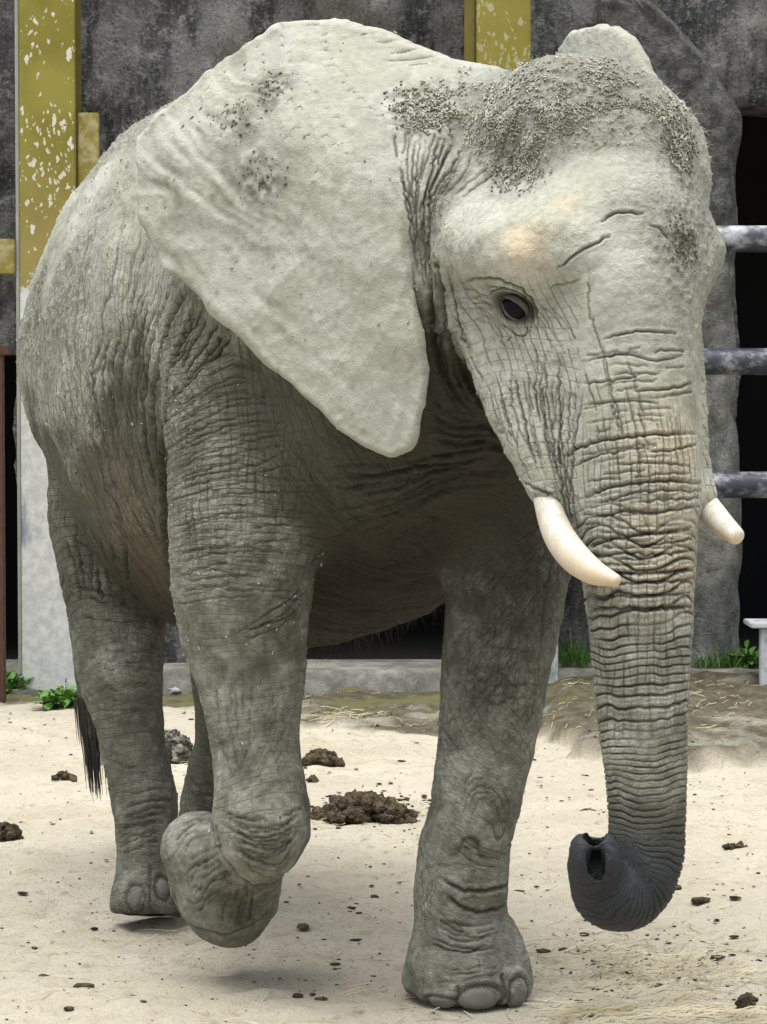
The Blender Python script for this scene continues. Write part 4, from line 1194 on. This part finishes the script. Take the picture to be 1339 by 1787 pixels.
def body_lines():
    i = np.where((W['body'] + W['neck'] > .55))[0]
    q = Vf[i]; lw = fbm(q * 3, 97, 2)
    RG[i] = fz[i, 0] / .027 + 1.6 * lw; RG2[i] = fz[i, 2] / .055 + 1.2 * lw
    RA[i] = .75 * (1 - sst(zz0[i], 1.9, 2.25)); RA2[i] = .35 * RA[i]
def head_lines():
    i = np.where((W['head'] > .45))[0]
    q = Vf[i]; lw = fbm(q * 5, 98, 2)
    RG2[i] = (q[:, 0] + .35 * q[:, 2]) / .021 + 1.2 * lw; RG[i] = q[:, 2] / .030 + 1.2 * lw
    k = sst(q[:, 2], 1.97, 1.80)
    RA2[i] = .75 * k; RA[i] = .35 * k
zz0 = Vf[:, 2]
head_lines()
body_lines()
addw('body', ONE, f_body)
addw('neck', ONE, f_body)
def f_head(p, i):
    wob = fbm(p * 8, 101, 2)
    e = worley(p[:, 0] / .03 + .7 * wob - p[:, 1] / .06, p[:, 2] / .045 + .7 * wob, 102)
    m = np.clip(.1 + 1.1 * vnoise(p * 6, 103), 0, 1)
    return -.0016 * groove(e, .13) * m, .35 * groove(e, .10) * m
addw('head', ONE, f_head)
def f_ear(p, i):
    uv, w_ = ear.uvw(p)
    d2 = ear.d2(uv)
    q = np.stack([uv[:, 0] * .77 + uv[:, 1] * .64, uv[:, 0] * -.64 + uv[:, 1] * .77, uv[:, 0] * 0], 1).astype(np.float32)
    q2 = q + .05 * np.stack([fbm(p * 6, 116, 2), fbm(p * 6, 117, 2), 0 * p[:, 0]], 1)
    rid = fbm(q2 * np.array([5, 26, 1], np.float32), 111, 2)
    rear = sst(uv[:, 0], .25, .6)
    big = fbm(q * np.array([3, 6, 1], np.float32), 113, 2)
    h = .0062 * rid * rear + .0018 * rid + .006 * big + .004 * np.exp(-((d2 + .018) / .012) ** 2) * (uv[:, 1] < 2.4)
    return h, np.clip(-rid - .3, 0, 1) * .35 * rear
addw('ear', ONE, f_ear)
# crumbs of dried mud clinging to the back, the rump, the crown of the head, a little everywhere
zz = Vf[:, 2]
mud = sst(fbm(Vf * 3.2, 121, 2), -.25, .35) * sst(fz[:, 0], -.55, -1.0) * sst(zz, 1.5, 1.95) * W['body']
crown = P(1050, 200, 6.75)
mh = sst(zz, 2.16, 2.33) * W['head'] * sst(n_lo, -.5, .1)
side = np.exp(-((Vf - P(1190, 420, 6.62)) ** 2 @ np.array([60, 8, 16.]))) * (W['head'] + W['trunk'])
MUD = np.clip(np.maximum(np.maximum(mud, .8 * mh), side), 0, 1).astype(np.float32)
crumb = np.clip(vnoise(Vf * 62, 131) - .05, 0, 1) + .6 * np.clip(vnoise(Vf * 105, 132) - .1, 0, 1)
few = np.clip(vnoise(Vf * 75, 133) - .62, 0, 1) * 3
H += .009 * crumb * MUD + .006 * few * np.clip(.3 + n_lo, 0, 1) * (1 - W['trunk']) * (1 - .8 * W['lf'])
# hollows and swellings
for (x, y, rad, amt) in [(872, 280, .085, -.036), (940, 300, .06, -.012), (835, 565, .06, -.022), (880, 620, .06, -.012), (842, 430, .065, .020), (900, 450, .05, .010), (1085, 490, .09, .014), (960, 545, .05, -.010), (1065, 610, .05, -.004), (985, 505, .045, -.014), (455, 1425, .06, .008), (1100, 420, .05, -.006),
                          (740, 690, .05, .004), (700, 250, .05, -.008), (1025, 480, .05, -.005)]:
    c = hit(x, y)
    if c is not None: H += amt * np.exp(-((Vf - c) ** 2).sum(1) / rad ** 2)
# eye socket
eye_c = hit(897, 537); eye_n = -ray(897, 537) / np.linalg.norm(ray(897, 537)); eye_n = eye_n * .95 + np.array([-.22, 0, .0]); eye_n /= np.linalg.norm(eye_n)
_q = Vf - eye_c
_er = np.sqrt(((_q @ np.array([.86, .0, -.50])) / .046) ** 2 + ((_q @ np.array([.5, 0, .86])) / .029) ** 2 + (_q[:, 1] / .09) ** 2)
H += -.017 * np.exp(-(_er / .9) ** 6) + .006 * np.exp(-((_er - 1.4) / .3) ** 2)
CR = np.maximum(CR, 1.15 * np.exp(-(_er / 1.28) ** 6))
H += .012 * np.exp(-((_q - np.array([-.005, 0, .058])) ** 2 @ np.array([300, 80, 1600.])))

SK = np.zeros((len(V), 3), np.float32); SKM = np.zeros(len(V), np.float32)
win = Wt.argmax(1); sharp = sst(Wt.max(1), .55, .9).astype(np.float32)
for gi, (nm, tb_, su, sv, sh, am) in enumerate([('trunk', trunk, .021, .055, 0, .4), ('rf', rf, .0155, .044, .15, .5), ('lf', lf, .0155, .045, 1.1, .5), ('rh', rh, .017, .036, .2, .8), ('lh', lh, .017, .036, .2, .8), ('tail', tail, .02, .02, 0, 1)]):
    i = np.where(win == names.index(nm))[0]
    if nm == 'trunk': s_, a_, r_ = TC[i].T
    else: s_, a_, r_ = LC[nm][i].T if nm in LC else tb_.coords(Vf[i])
    SK[i] = np.stack([s_ / su, a_ * r_ / sv + sh * s_ / su, 0 * s_ + gi * 7.3], 1); SKM[i] = am * (1 - .45 * sst(s_, .75, 1.0) * (nm in ('rf', 'rh')))
for nm, su, sv, rot, am in [('body', .022, .050, .25, .8), ('neck', .022, .05, .9, .8), ('head', .030, .034, .3, .22), ('ear', .03, .06, .9, .05), ('ear2', .03, .05, .9, .2)]:
    i = np.where(win == names.index(nm))[0]
    f_, z_ = fz[i, 0] + .6 * fz[i, 1] * (nm != 'body'), fz[i, 2]
    SK[i] = np.stack([(f_ * math.cos(rot) + z_ * math.sin(rot)) / su, (z_ * math.cos(rot) - f_ * math.sin(rot)) / sv, 0 * f_ + 60 + 9 * len(nm)], 1); SKM[i] = am
SKM = np.where(win == names.index('trunk'), SKM * sst(TS, .45, .85), SKM)
SKM = np.where(win == names.index('body'), SKM * (1 - .8 * MUD) * (1 - .75 * sst(zz, 1.75, 2.1)), SKM)
SKM *= sharp * np.clip(.75 + .5 * n_lo, .2, 1)
NAILS = [(770, 1751, 31, 14), (840, 1743, 39, 22), (908, 1733, 26, 27), (237, 1568, 16, 22), (284, 1550, 14, 20), (300, 1558, 8, 14)]
NB = []
for (x, y, wpx, hpx) in NAILS:
    c = hit(x, y)
    loc, nrm, i_, t_ = _bv.find_nearest(Vector(c)); nrm = np.array(nrm)
    k = c[1] / FPX
    ux = np.cross([0, 0, 1.0], nrm); ux /= np.linalg.norm(ux); uz = np.cross(nrm, ux)
    q_ = Vf - c
    er = np.sqrt(((q_ @ ux) / (wpx * k)) ** 2 + ((q_ @ uz) / (hpx * k)) ** 2 + ((q_ @ nrm) / .06) ** 2)
    H += -.005 * np.exp(-((er - 1.08) / .16) ** 2) + .004 * np.exp(-((er - 1.45) / .25) ** 2)
    CR = np.maximum(CR, .9 * np.exp(-((er - 1.05) / .14) ** 2))
    NB.append((c, nrm, ux, uz, wpx * k, hpx * k))
V = V + H[:, None] * N
V = smooth(V, Fq, 1, .15)
print('displaced', time.time() - T0)

# ---- where dust lies and where the skin is wet
dust = (.95 * W['ear'] + .9 * W['ear2'] + .85 * W['head'] + .35 * W['neck']
        + W['body'] * (.12 + .8 * sst(zz + .18 * n_lo, 1.35, 1.95)) * sst(fz[:, 0], .0, -.3)
        + W['trunk'] * np.interp(TS, [0, .5, .8, 1.1, 1.40, 1.52], [.85, .80, .70, .60, .50, .05])
        + .44 * W['rf'] + .42 * W['lf'] + .28 * W['rh'] + .2 * W['lh'] + .1 * W['tail'])
dust = dust + np.where(W['lf'] + W['rf'] + W['rh'] > .5, .12, .2) * n_lo + .10 * n_mid
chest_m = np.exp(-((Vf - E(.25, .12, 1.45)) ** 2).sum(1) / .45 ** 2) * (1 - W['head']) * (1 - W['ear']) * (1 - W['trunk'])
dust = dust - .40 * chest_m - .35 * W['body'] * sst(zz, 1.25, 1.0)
brown = np.clip(chest_m + W['body'] * sst(zz, 1.35, 1.0), 0, 1)  # chest and belly shade painted into the skin, over its own brown tone
wet = W['trunk'] * sst(TS + .07 * n_lo + .03 * n_mid, 1.34, 1.62)
spots = np.zeros(len(V), np.float32)
for (x, y, rad, amt) in [(478, 150, .06, 1), (470, 175, .05, .8), (415, 212, .07, .75), (455, 312, .07, 1), (440, 330, .05, .8), (745, 190, .10, 1), (705, 165, .05, .7), (880, 290, .07, .8), (870, 180, .08, .5), (960, 160, .12, .6), (1060, 165, .1, .6), (635, 205, .05, .4), (1185, 250, .06, .7), (1190, 430, .06, .5)]:
    c = hit(x, y)
    if c is not None: spots = np.maximum(spots, amt * np.exp(-((Vf - c) ** 2).sum(1) / rad ** 2))
spots = spots * sst(n_hi + .3 * n_mid, -.7, .3)
spots = np.maximum(spots, 1.0 * np.exp(-(_er / 1.2) ** 6))
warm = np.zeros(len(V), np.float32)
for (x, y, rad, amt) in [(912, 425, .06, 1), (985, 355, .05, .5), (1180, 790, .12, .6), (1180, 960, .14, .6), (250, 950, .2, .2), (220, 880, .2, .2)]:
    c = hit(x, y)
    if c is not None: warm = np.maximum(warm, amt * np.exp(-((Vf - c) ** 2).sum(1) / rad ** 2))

m = NT('elephant_skin')
co = m.obj()
a_d, a_c, a_w, a_s, a_m, a_o = [m.attr(k) for k in ('dust', 'crease', 'wet', 'spot', 'mud', 'warm')]
n1 = m.noise(co, 9, 6, .62); n2 = m.noise(co, 45, 5, .6); n3 = m.noise(co, 160, 3, .6)
df = m.ramp(m.math('ADD', m.math('ADD', a_d, m.math('MULTIPLY_ADD', n1, .5, -.25)), m.math('MULTIPLY_ADD', n2, .5, -.25)), .12, .92)
bare = m.mix(n1, (.057, .058, .042), (.130, .131, .099))
bare = m.mix(m.math('MULTIPLY', m.attr('brown'), .95), bare, m.mix(n1, (.020, .017, .011), (.050, .042, .028)))  # underside shade mixed into the bare skin as a near-black tone
dst = m.mix(n2, (.262, .268, .215), (.50, .505, .45))
bg_ = m.noise(co, 3.2, 4, .6)
dst = m.mix(m.ramp(bg_, .38, .66, 0, .65), dst, m.mix(n2, (.205, .207, .148), (.335, .336, .265)))
col = m.mix(df, bare, dst)
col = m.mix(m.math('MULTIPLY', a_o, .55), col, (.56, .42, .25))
col = m.mix(m.math('MULTIPLY', a_m, m.ramp(m.noise(co, 95, 4, .75), .55, .36, 0, .8)), col, (.14, .138, .11))
col = m.mix(m.math('MULTIPLY', a_s, m.ramp(n2, .40, .56, .6, 1.0)), col, (.055, .054, .038))
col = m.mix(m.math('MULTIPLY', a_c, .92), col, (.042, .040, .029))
col = m.mix(a_w, col, m.mix(n1, (.012, .014, .018), (.034, .038, .044)))
skv = m.n('ShaderNodeAttribute', attribute_name='sk').outputs['Vector']
nd_ = m.n('ShaderNodeTexNoise', {'Vector': co, 'Scale': 26, 'Detail': 3}).outputs['Color']
off = m.n('ShaderNodeVectorMath', {0: nd_, 1: (.5, .5, .5)}, operation='SUBTRACT').outputs[0]
off = m.n('ShaderNodeVectorMath', {0: off, 'Scale': .9}, operation='SCALE').outputs[0]
skw = m.n('ShaderNodeVectorMath', {0: skv, 1: off}, operation='ADD').outputs[0]
v1 = m.n('ShaderNodeTexVoronoi', {'Vector': skw, 'Scale': 1.0}, feature='DISTANCE_TO_EDGE', voronoi_dimensions='2D').outputs['Distance']
v2 = m.n('ShaderNodeTexVoronoi', {'Vector': skw, 'Scale': 2.1}, feature='DISTANCE_TO_EDGE', voronoi_dimensions='2D').outputs['Distance']
a_k = m.attr('skm')
patch = m.ramp(m.noise(co, 5, 3), .35, .6)
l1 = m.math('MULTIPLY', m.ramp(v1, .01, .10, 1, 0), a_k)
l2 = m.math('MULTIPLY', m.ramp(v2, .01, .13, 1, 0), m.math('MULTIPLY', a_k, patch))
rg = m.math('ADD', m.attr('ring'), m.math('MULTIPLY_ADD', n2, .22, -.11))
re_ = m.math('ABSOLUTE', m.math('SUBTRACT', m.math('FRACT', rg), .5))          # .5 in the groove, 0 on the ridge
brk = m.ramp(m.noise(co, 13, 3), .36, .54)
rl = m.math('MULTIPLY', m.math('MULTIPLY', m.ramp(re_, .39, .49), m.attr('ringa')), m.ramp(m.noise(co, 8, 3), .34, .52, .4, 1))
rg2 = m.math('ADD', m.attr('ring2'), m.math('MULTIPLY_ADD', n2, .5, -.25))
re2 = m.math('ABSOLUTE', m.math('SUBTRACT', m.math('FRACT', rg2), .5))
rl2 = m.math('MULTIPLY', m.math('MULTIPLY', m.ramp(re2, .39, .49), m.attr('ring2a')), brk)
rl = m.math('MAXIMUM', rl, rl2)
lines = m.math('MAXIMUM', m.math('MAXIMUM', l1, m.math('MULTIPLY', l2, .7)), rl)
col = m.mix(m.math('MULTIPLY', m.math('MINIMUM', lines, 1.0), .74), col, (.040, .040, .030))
hh = m.math('ADD', m.math('ADD', m.math('MULTIPLY', n1, .3), m.math('MULTIPLY', n2, .8)), m.math('MULTIPLY', n3, .7))
hh = m.math('MULTIPLY_ADD', lines, -1.6, hh)
cr_ = m.ramp(m.noise(co, 95, 4, .75), .42, .72)
hh = m.math('ADD', hh, m.math('MULTIPLY', m.math('MULTIPLY', cr_, a_m), 4.5))
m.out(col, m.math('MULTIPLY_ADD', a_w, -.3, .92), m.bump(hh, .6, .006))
SKIN = m.m

root = empty('elephant', (-.1, 7.8, 0))
tag(root, 'large dusty grey elephant walking with one fore foot lifted and trunk curled at its tip', 'elephant')
def child(o):
    o.parent = root; o.matrix_parent_inverse = Matrix.Translation(-Vector(root.location)); return o
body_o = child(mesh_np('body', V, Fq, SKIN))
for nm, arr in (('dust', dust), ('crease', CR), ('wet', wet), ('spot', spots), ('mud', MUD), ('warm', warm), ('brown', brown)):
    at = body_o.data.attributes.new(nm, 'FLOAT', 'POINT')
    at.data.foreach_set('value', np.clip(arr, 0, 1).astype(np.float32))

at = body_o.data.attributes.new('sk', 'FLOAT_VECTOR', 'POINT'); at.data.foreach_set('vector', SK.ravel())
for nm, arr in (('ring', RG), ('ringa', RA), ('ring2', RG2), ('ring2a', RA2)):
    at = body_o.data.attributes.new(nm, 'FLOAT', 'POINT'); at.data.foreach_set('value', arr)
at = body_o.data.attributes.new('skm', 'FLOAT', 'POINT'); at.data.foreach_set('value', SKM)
# ---- eye
m = NT('eye'); m.out((.008, .008, .010), .12); m.b.inputs['Specular IOR Level'].default_value = .07; EYEM = m.m
def ball(name, c, r, mat, parent=None, seg=24, sc_=(1, 1, 1), rot=None):
    bm = bmesh.new(); bmesh.ops.create_uvsphere(bm, u_segments=seg, v_segments=seg // 2, radius=1)
    M = Matrix.Translation(Vector(c)) @ (rot.to_4x4() if rot else Matrix.Identity(4)) @ Matrix.Diagonal((r * sc_[0], r * sc_[1], r * sc_[2], 1))
    bm.transform(M)
    return obj_bm(name, bm, mat, parent, True)
_el, _es = Vector((.86, 0, -.5)), Vector(eye_n)
_el = (_el - _es * _el.dot(_es)).normalized(); _eu = _es.cross(_el)
if _eu.z < 0: _eu = -_eu
eye_b = np.array(eye_c) - eye_n * .0425
child(ball('eye', eye_b, .040, EYEM, None, 40))
m = NT('lid_skin'); co = m.obj(); n = m.noise(co, 120, 4); m.out(m.mix(n, (.045, .044, .036), (.115, .112, .095)), .7, m.bump(n, .5, .003)); LIDM = m.m
def lid(pts, rad, lift):
    q = catmull(np.array(pts, float), 26); t = np.linspace(0, 1, 26)
    n_ = np.sqrt(np.maximum(.0415 ** 2 - q[:, 0] ** 2 - q[:, 1] ** 2, 1e-6)) + lift * np.sin(np.pi * t)
    w = eye_b + q[:, :1] * np.array(_el) + q[:, 1:2] * np.array(_eu) + n_[:, None] * eye_n
    Vt, Ft = sweep(w, rad * (.45 + .55 * np.sin(np.pi * t)) + .0015 * vnoise(np.c_[t * 9, t * 0, t * 0], 7), 12)
    return child(mesh_np('eyelid', Vt, Ft, LIDM))
lid([(-.044, .006), (-.020, .0185), (.005, .0200), (.028, .011), (.043, -.009)], .0095, .004)
lid([(-.040, -.004), (-.016, -.021), (.008, -.026), (.030, -.020), (.041, -.010)], .0040, -.002)

_hl = np.array([math.cos(HY), math.sin(HY), 0.0]); _hc = P(1050, 480, 6.82)
_e2 = np.array(eye_c) - 2 * ((np.array(eye_c) - _hc) @ _hl) * _hl       # the eye on the far side of the face
_l2, _n2, _, _ = _bv.find_nearest(Vector(_e2))
child(ball('eye', np.array(_l2) - np.array(_n2) * .027, .036, EYEM, None, 32))
# ---- tusks
m = NT('ivory'); co = m.obj(); n = m.noise(m.map(co, (1, 1, .35)), 30, 5); n_ = m.noise(co, 7, 3)
c = m.mix(m.ramp(n, .3, .75), (.60, .585, .52), (.50, .465, .38))
c = m.mix(m.ramp(m.vor(m.map(co, (1, 1, .35)), 45, 'DISTANCE_TO_EDGE'), .0, .035, .45, 0), c, (.25, .19, .12))
c = m.mix(m.ramp(m.noise(co, 16, 5, .7), .52, .70, 0, .55), c, (.44, .36, .24))
c = m.mix(m.ramp(m.attr('tip'), .50, 1.0, 0, .85), c, m.mix(n_, (.50, .34, .18), (.66, .52, .36)))
m.out(c, .55, m.bump(n, .3, .003)); IV = m.m
def tusk(pts, n=36):
    q = catmull(np.array([np.r_[P(x, y, Y), r * Y / FPX] for x, y, Y, r in pts]), n)
    # round the blunt end
    e = q[-1, :3]; t = q[-1, :3] - q[-2, :3]; t /= np.linalg.norm(t); r0 = q[-1, 3]
    ext = [np.r_[e + t * r0 * .75 * math.sin(k), r0 * max(.02, math.cos(k))] for k in np.linspace(.25, 1.56, 7)]
    q = np.vstack([q, ext])
    Vt, Ft = sweep(q[:, :3], q[:, 3], 24)
    o = child(mesh_np('tusk', Vt, Ft, IV))
    z = Vt[:, 2]; tip = (z.max() - z) / (z.max() - z.min())
    at = o.data.attributes.new('tip', 'FLOAT', 'POINT'); at.data.foreach_set('value', np.repeat(np.linspace(0, 1, len(q)), 24).astype(np.float32) * .75 + .35 * (np.tile(np.sin(np.linspace(0, 2*np.pi, 24, endpoint=False)) < -.3, len(q))))
    return o
tusk([(946, 820, 6.52, 22), (954, 872, 6.49, 23), (972, 927, 6.43, 27), (999, 968, 6.37, 28), (1034, 997, 6.32, 23), (1074, 1013, 6.28, 12)])
tusk([(1206, 828, 6.60, 18), (1226, 872, 6.54, 23), (1250, 904, 6.48, 23), (1284, 935, 6.40, 16)])
# ---- toenails
m = NT('toenail'); co = m.obj(); n = m.noise(m.map(co, (1, 1, .3)), 40, 4)
m.out(m.mix(n, (.085, .084, .073), (.16, .158, .138)), .7, m.bump(n, .3, .003)); NAIL = m.m
for (c, nrm, ux, uz, rw_, rh_) in NB:      # a domed plate set in the skin
    nr, na = 7, 22
    up_n = .004 if c[1] < 7.6 else .010
    Vs = [c + nrm * up_n]; Fs = []
    for i in range(1, nr + 1):
        rr = i / nr
        for j in range(na):
            a_ = 2 * math.pi * j / na
            px_, pz_ = math.copysign(abs(math.cos(a_)) ** .85, math.cos(a_)) * rr, math.sin(a_) * rr
            if pz_ < 0: pz_ = -abs(pz_) ** .9 * .95
            dome = up_n * (1 - rr ** 2.6) - .020 * (rr ** 6)
            Vs.append(c + ux * px_ * rw_ + uz * pz_ * rh_ + nrm * (dome - .35 * (px_ * rw_) ** 2 / .16 * 1.0))
    for j in range(na): Fs.append((0, 1 + j, 1 + (j + 1) % na, 1 + (j + 1) % na))
    for i in range(nr - 1):
        for j in range(na):
            p0 = 1 + i * na; Fs.append((p0 + j, p0 + na + j, p0 + na + (j + 1) % na, p0 + (j + 1) % na))
    bm = bmesh.new(); vs = [bm.verts.new(v) for v in Vs]
    for f in Fs: bm.faces.new([vs[k] for k in dict.fromkeys(f)])
    child(obj_bm('toenail', bm, NAIL, None, True))
# ---- sparse bristles on the crown, the chin, the belly; tuft of the tail
m = NT('hair'); m.out((.05, .045, .04), .6); HAIR = m.m
m = NT('pale_hair'); m.out((.42, .41, .38), .6); HAIRP = m.m
def strands(name, bases, dirs, lens, rad, mat, droop=.3):
    Vs, Fs = [], []; k = 0
    for b, d, L in zip(bases, dirs, lens):
        d = d / np.linalg.norm(d); sd_ = np.cross(d, [0.3, 1, .1]); sd_ /= np.linalg.norm(sd_); s2 = np.cross(d, sd_)
        for j, t in enumerate((0, .5, 1)):
            p = b + d * L * t + np.array([0, 0, -1]) * droop * L * t * t
            r = rad * (1 - .75 * t)
            for a in (0, 2.1, 4.2): Vs.append(p + r * (math.cos(a) * sd_ + math.sin(a) * s2))
        for j in range(2):
            for a in range(3):
                Fs.append((k + j*3 + a, k + j*3 + (a+1) % 3, k + j*3 + 3 + (a+1) % 3, k + j*3 + 3 + a))
        k += 9
    return child(tag(mesh_np(name, Vs, Fs, mat), kind='stuff'))
def pick(mask, n, pw=None):
    i = np.where(mask)[0]
    return RNG.choice(i, n)
i = pick((W['head'] > .5) & (zz > 2.22), 450)
strands('crown_hair', V[i] - N[i] * .004, N[i] + RNG.normal(0, .45, (len(i), 3)), RNG.uniform(.012, .038, len(i)), .0008, HAIRP, .2)
i = pick((W['body'] > .4) & (zz > 2.42), 700)
strands('back_hair', V[i] - N[i] * .004, N[i] + RNG.normal(0, .4, (len(i), 3)), RNG.uniform(.015, .04, len(i)), .0008, HAIRP, .2)
i = pick((W['body'] > .5) & (zz < 1.05), 500)
strands('belly_hair', V[i] - N[i] * .004, np.array([0, 0, -1]) + RNG.normal(0, .5, (len(i), 3)), RNG.uniform(.02, .075, len(i)), .0009, HAIR, .2)
tb = tail.A[-3:]
n = 300
b = tb[RNG.integers(0, len(tb), n)] + RNG.normal(0, .014, (n, 3)); 
strands('tail_tuft', b, np.array([.09, 0, -1]) + RNG.normal(0, .014, (n, 3)), RNG.uniform(.10, .22, n), .0026, HAIR, .0)
# ---- straw and crumbs thrown over the head
m = NT('straw_crumb'); co = m.obj()
m.out(m.mix(m.ramp(m.noise(co, 25, 2), .35, .65), (.25, .25, .195), (.45, .445, .37)), .9); STRAWC = m.m
band = np.zeros(len(V))
for (x, y, rad) in [(735, 170, .05), (805, 168, .07), (880, 150, .09), (960, 145, .10), (1040, 150, .10), (1100, 175, .06), (880, 200, .08), (960, 190, .07), (750, 200, .05), (1165, 185, .06), (1190, 260, .04), (900, 270, .06)]:
    c = hit(x, y)
    if c is not None: band = np.maximum(band, np.exp(-((V - c) ** 2).sum(1) / rad ** 2))
pr = band ** 1.1 * (band > .03) + .008 * ((W['body'] > .4) & (zz > 1.5) & (fz[:, 0] < -.45)) + .003 * (W['rf'] > .6) + .003 * (W['ear'] > .6)
pr = pr * 1.0 * sst(n_mid + .5 * n_hi, -1.0, .6); i = RNG.choice(len(V), 4600, p=pr / pr.sum())
Vs, Fs = [], []
for k, j in enumerate(i):
    t = np.cross(N[j], RNG.normal(0, 1, 3)); t /= np.linalg.norm(t); b_ = np.cross(N[j], t)
    L = RNG.uniform(.0012, .005) * (1 + .9 * (RNG.random() < .06)); wd_ = RNG.uniform(.0012, .0030); p = V[j] + N[j] * RNG.uniform(.000, .004); up_ = N[j] * RNG.uniform(-.3, .3) * L
    Vs += [p - t * L - b_ * wd_ - up_, p + t * L - b_ * wd_ + up_, p + t * L + b_ * wd_ + up_, p - t * L + b_ * wd_ - up_, p - t * L + N[j] * wd_ * 1.6 - up_, p + t * L + N[j] * wd_ * 1.6 + up_]
    o_ = 6 * k
    Fs += [(o_, o_+1, o_+5, o_+4), (o_+2, o_+3, o_+4, o_+5), (o_+3, o_+2, o_+1, o_)]
child(tag(mesh_np('straw_crumbs', Vs, Fs, STRAWC, False), kind='stuff'))
m = NT('dark_mud'); m.out((.11, .106, .08), .95); DMUD = m.m
pr = np.zeros(len(V))
for (x, y, rad) in [(478, 148, .045), (466, 172, .035), (415, 212, .05), (455, 312, .05), (440, 330, .035), (480, 298, .03), (720, 185, .06), (755, 200, .05), (880, 285, .05), (905, 262, .04), (1195, 250, .05), (1190, 425, .05)]:
    c = hit(x, y)
    if c is not None: pr = np.maximum(pr, np.exp(-((V - c) ** 2).sum(1) / rad ** 2))
pr = pr * (pr > .08); i = RNG.choice(len(V), 1500, p=pr / pr.sum())
Vs, Fs = [], []
for k, j in enumerate(i):
    r_ = .0009 + abs(RNG.normal(0, .0016))
    v = ICO1[0] * r_ * RNG.uniform(.6, 1.3, 3) * (1 + .3 * RNG.normal(0, 1, (len(ICO1[0]), 1)).clip(-1, 1)) + V[j] + N[j] * r_ * .4
    Vs.append(v); Fs.append(ICO1[1] + k * len(v))
child(tag(mesh_np('mud_crumbs', np.concatenate(Vs), np.concatenate(Fs), DMUD, False), kind='stuff'))
print('elephant', time.time() - T0)
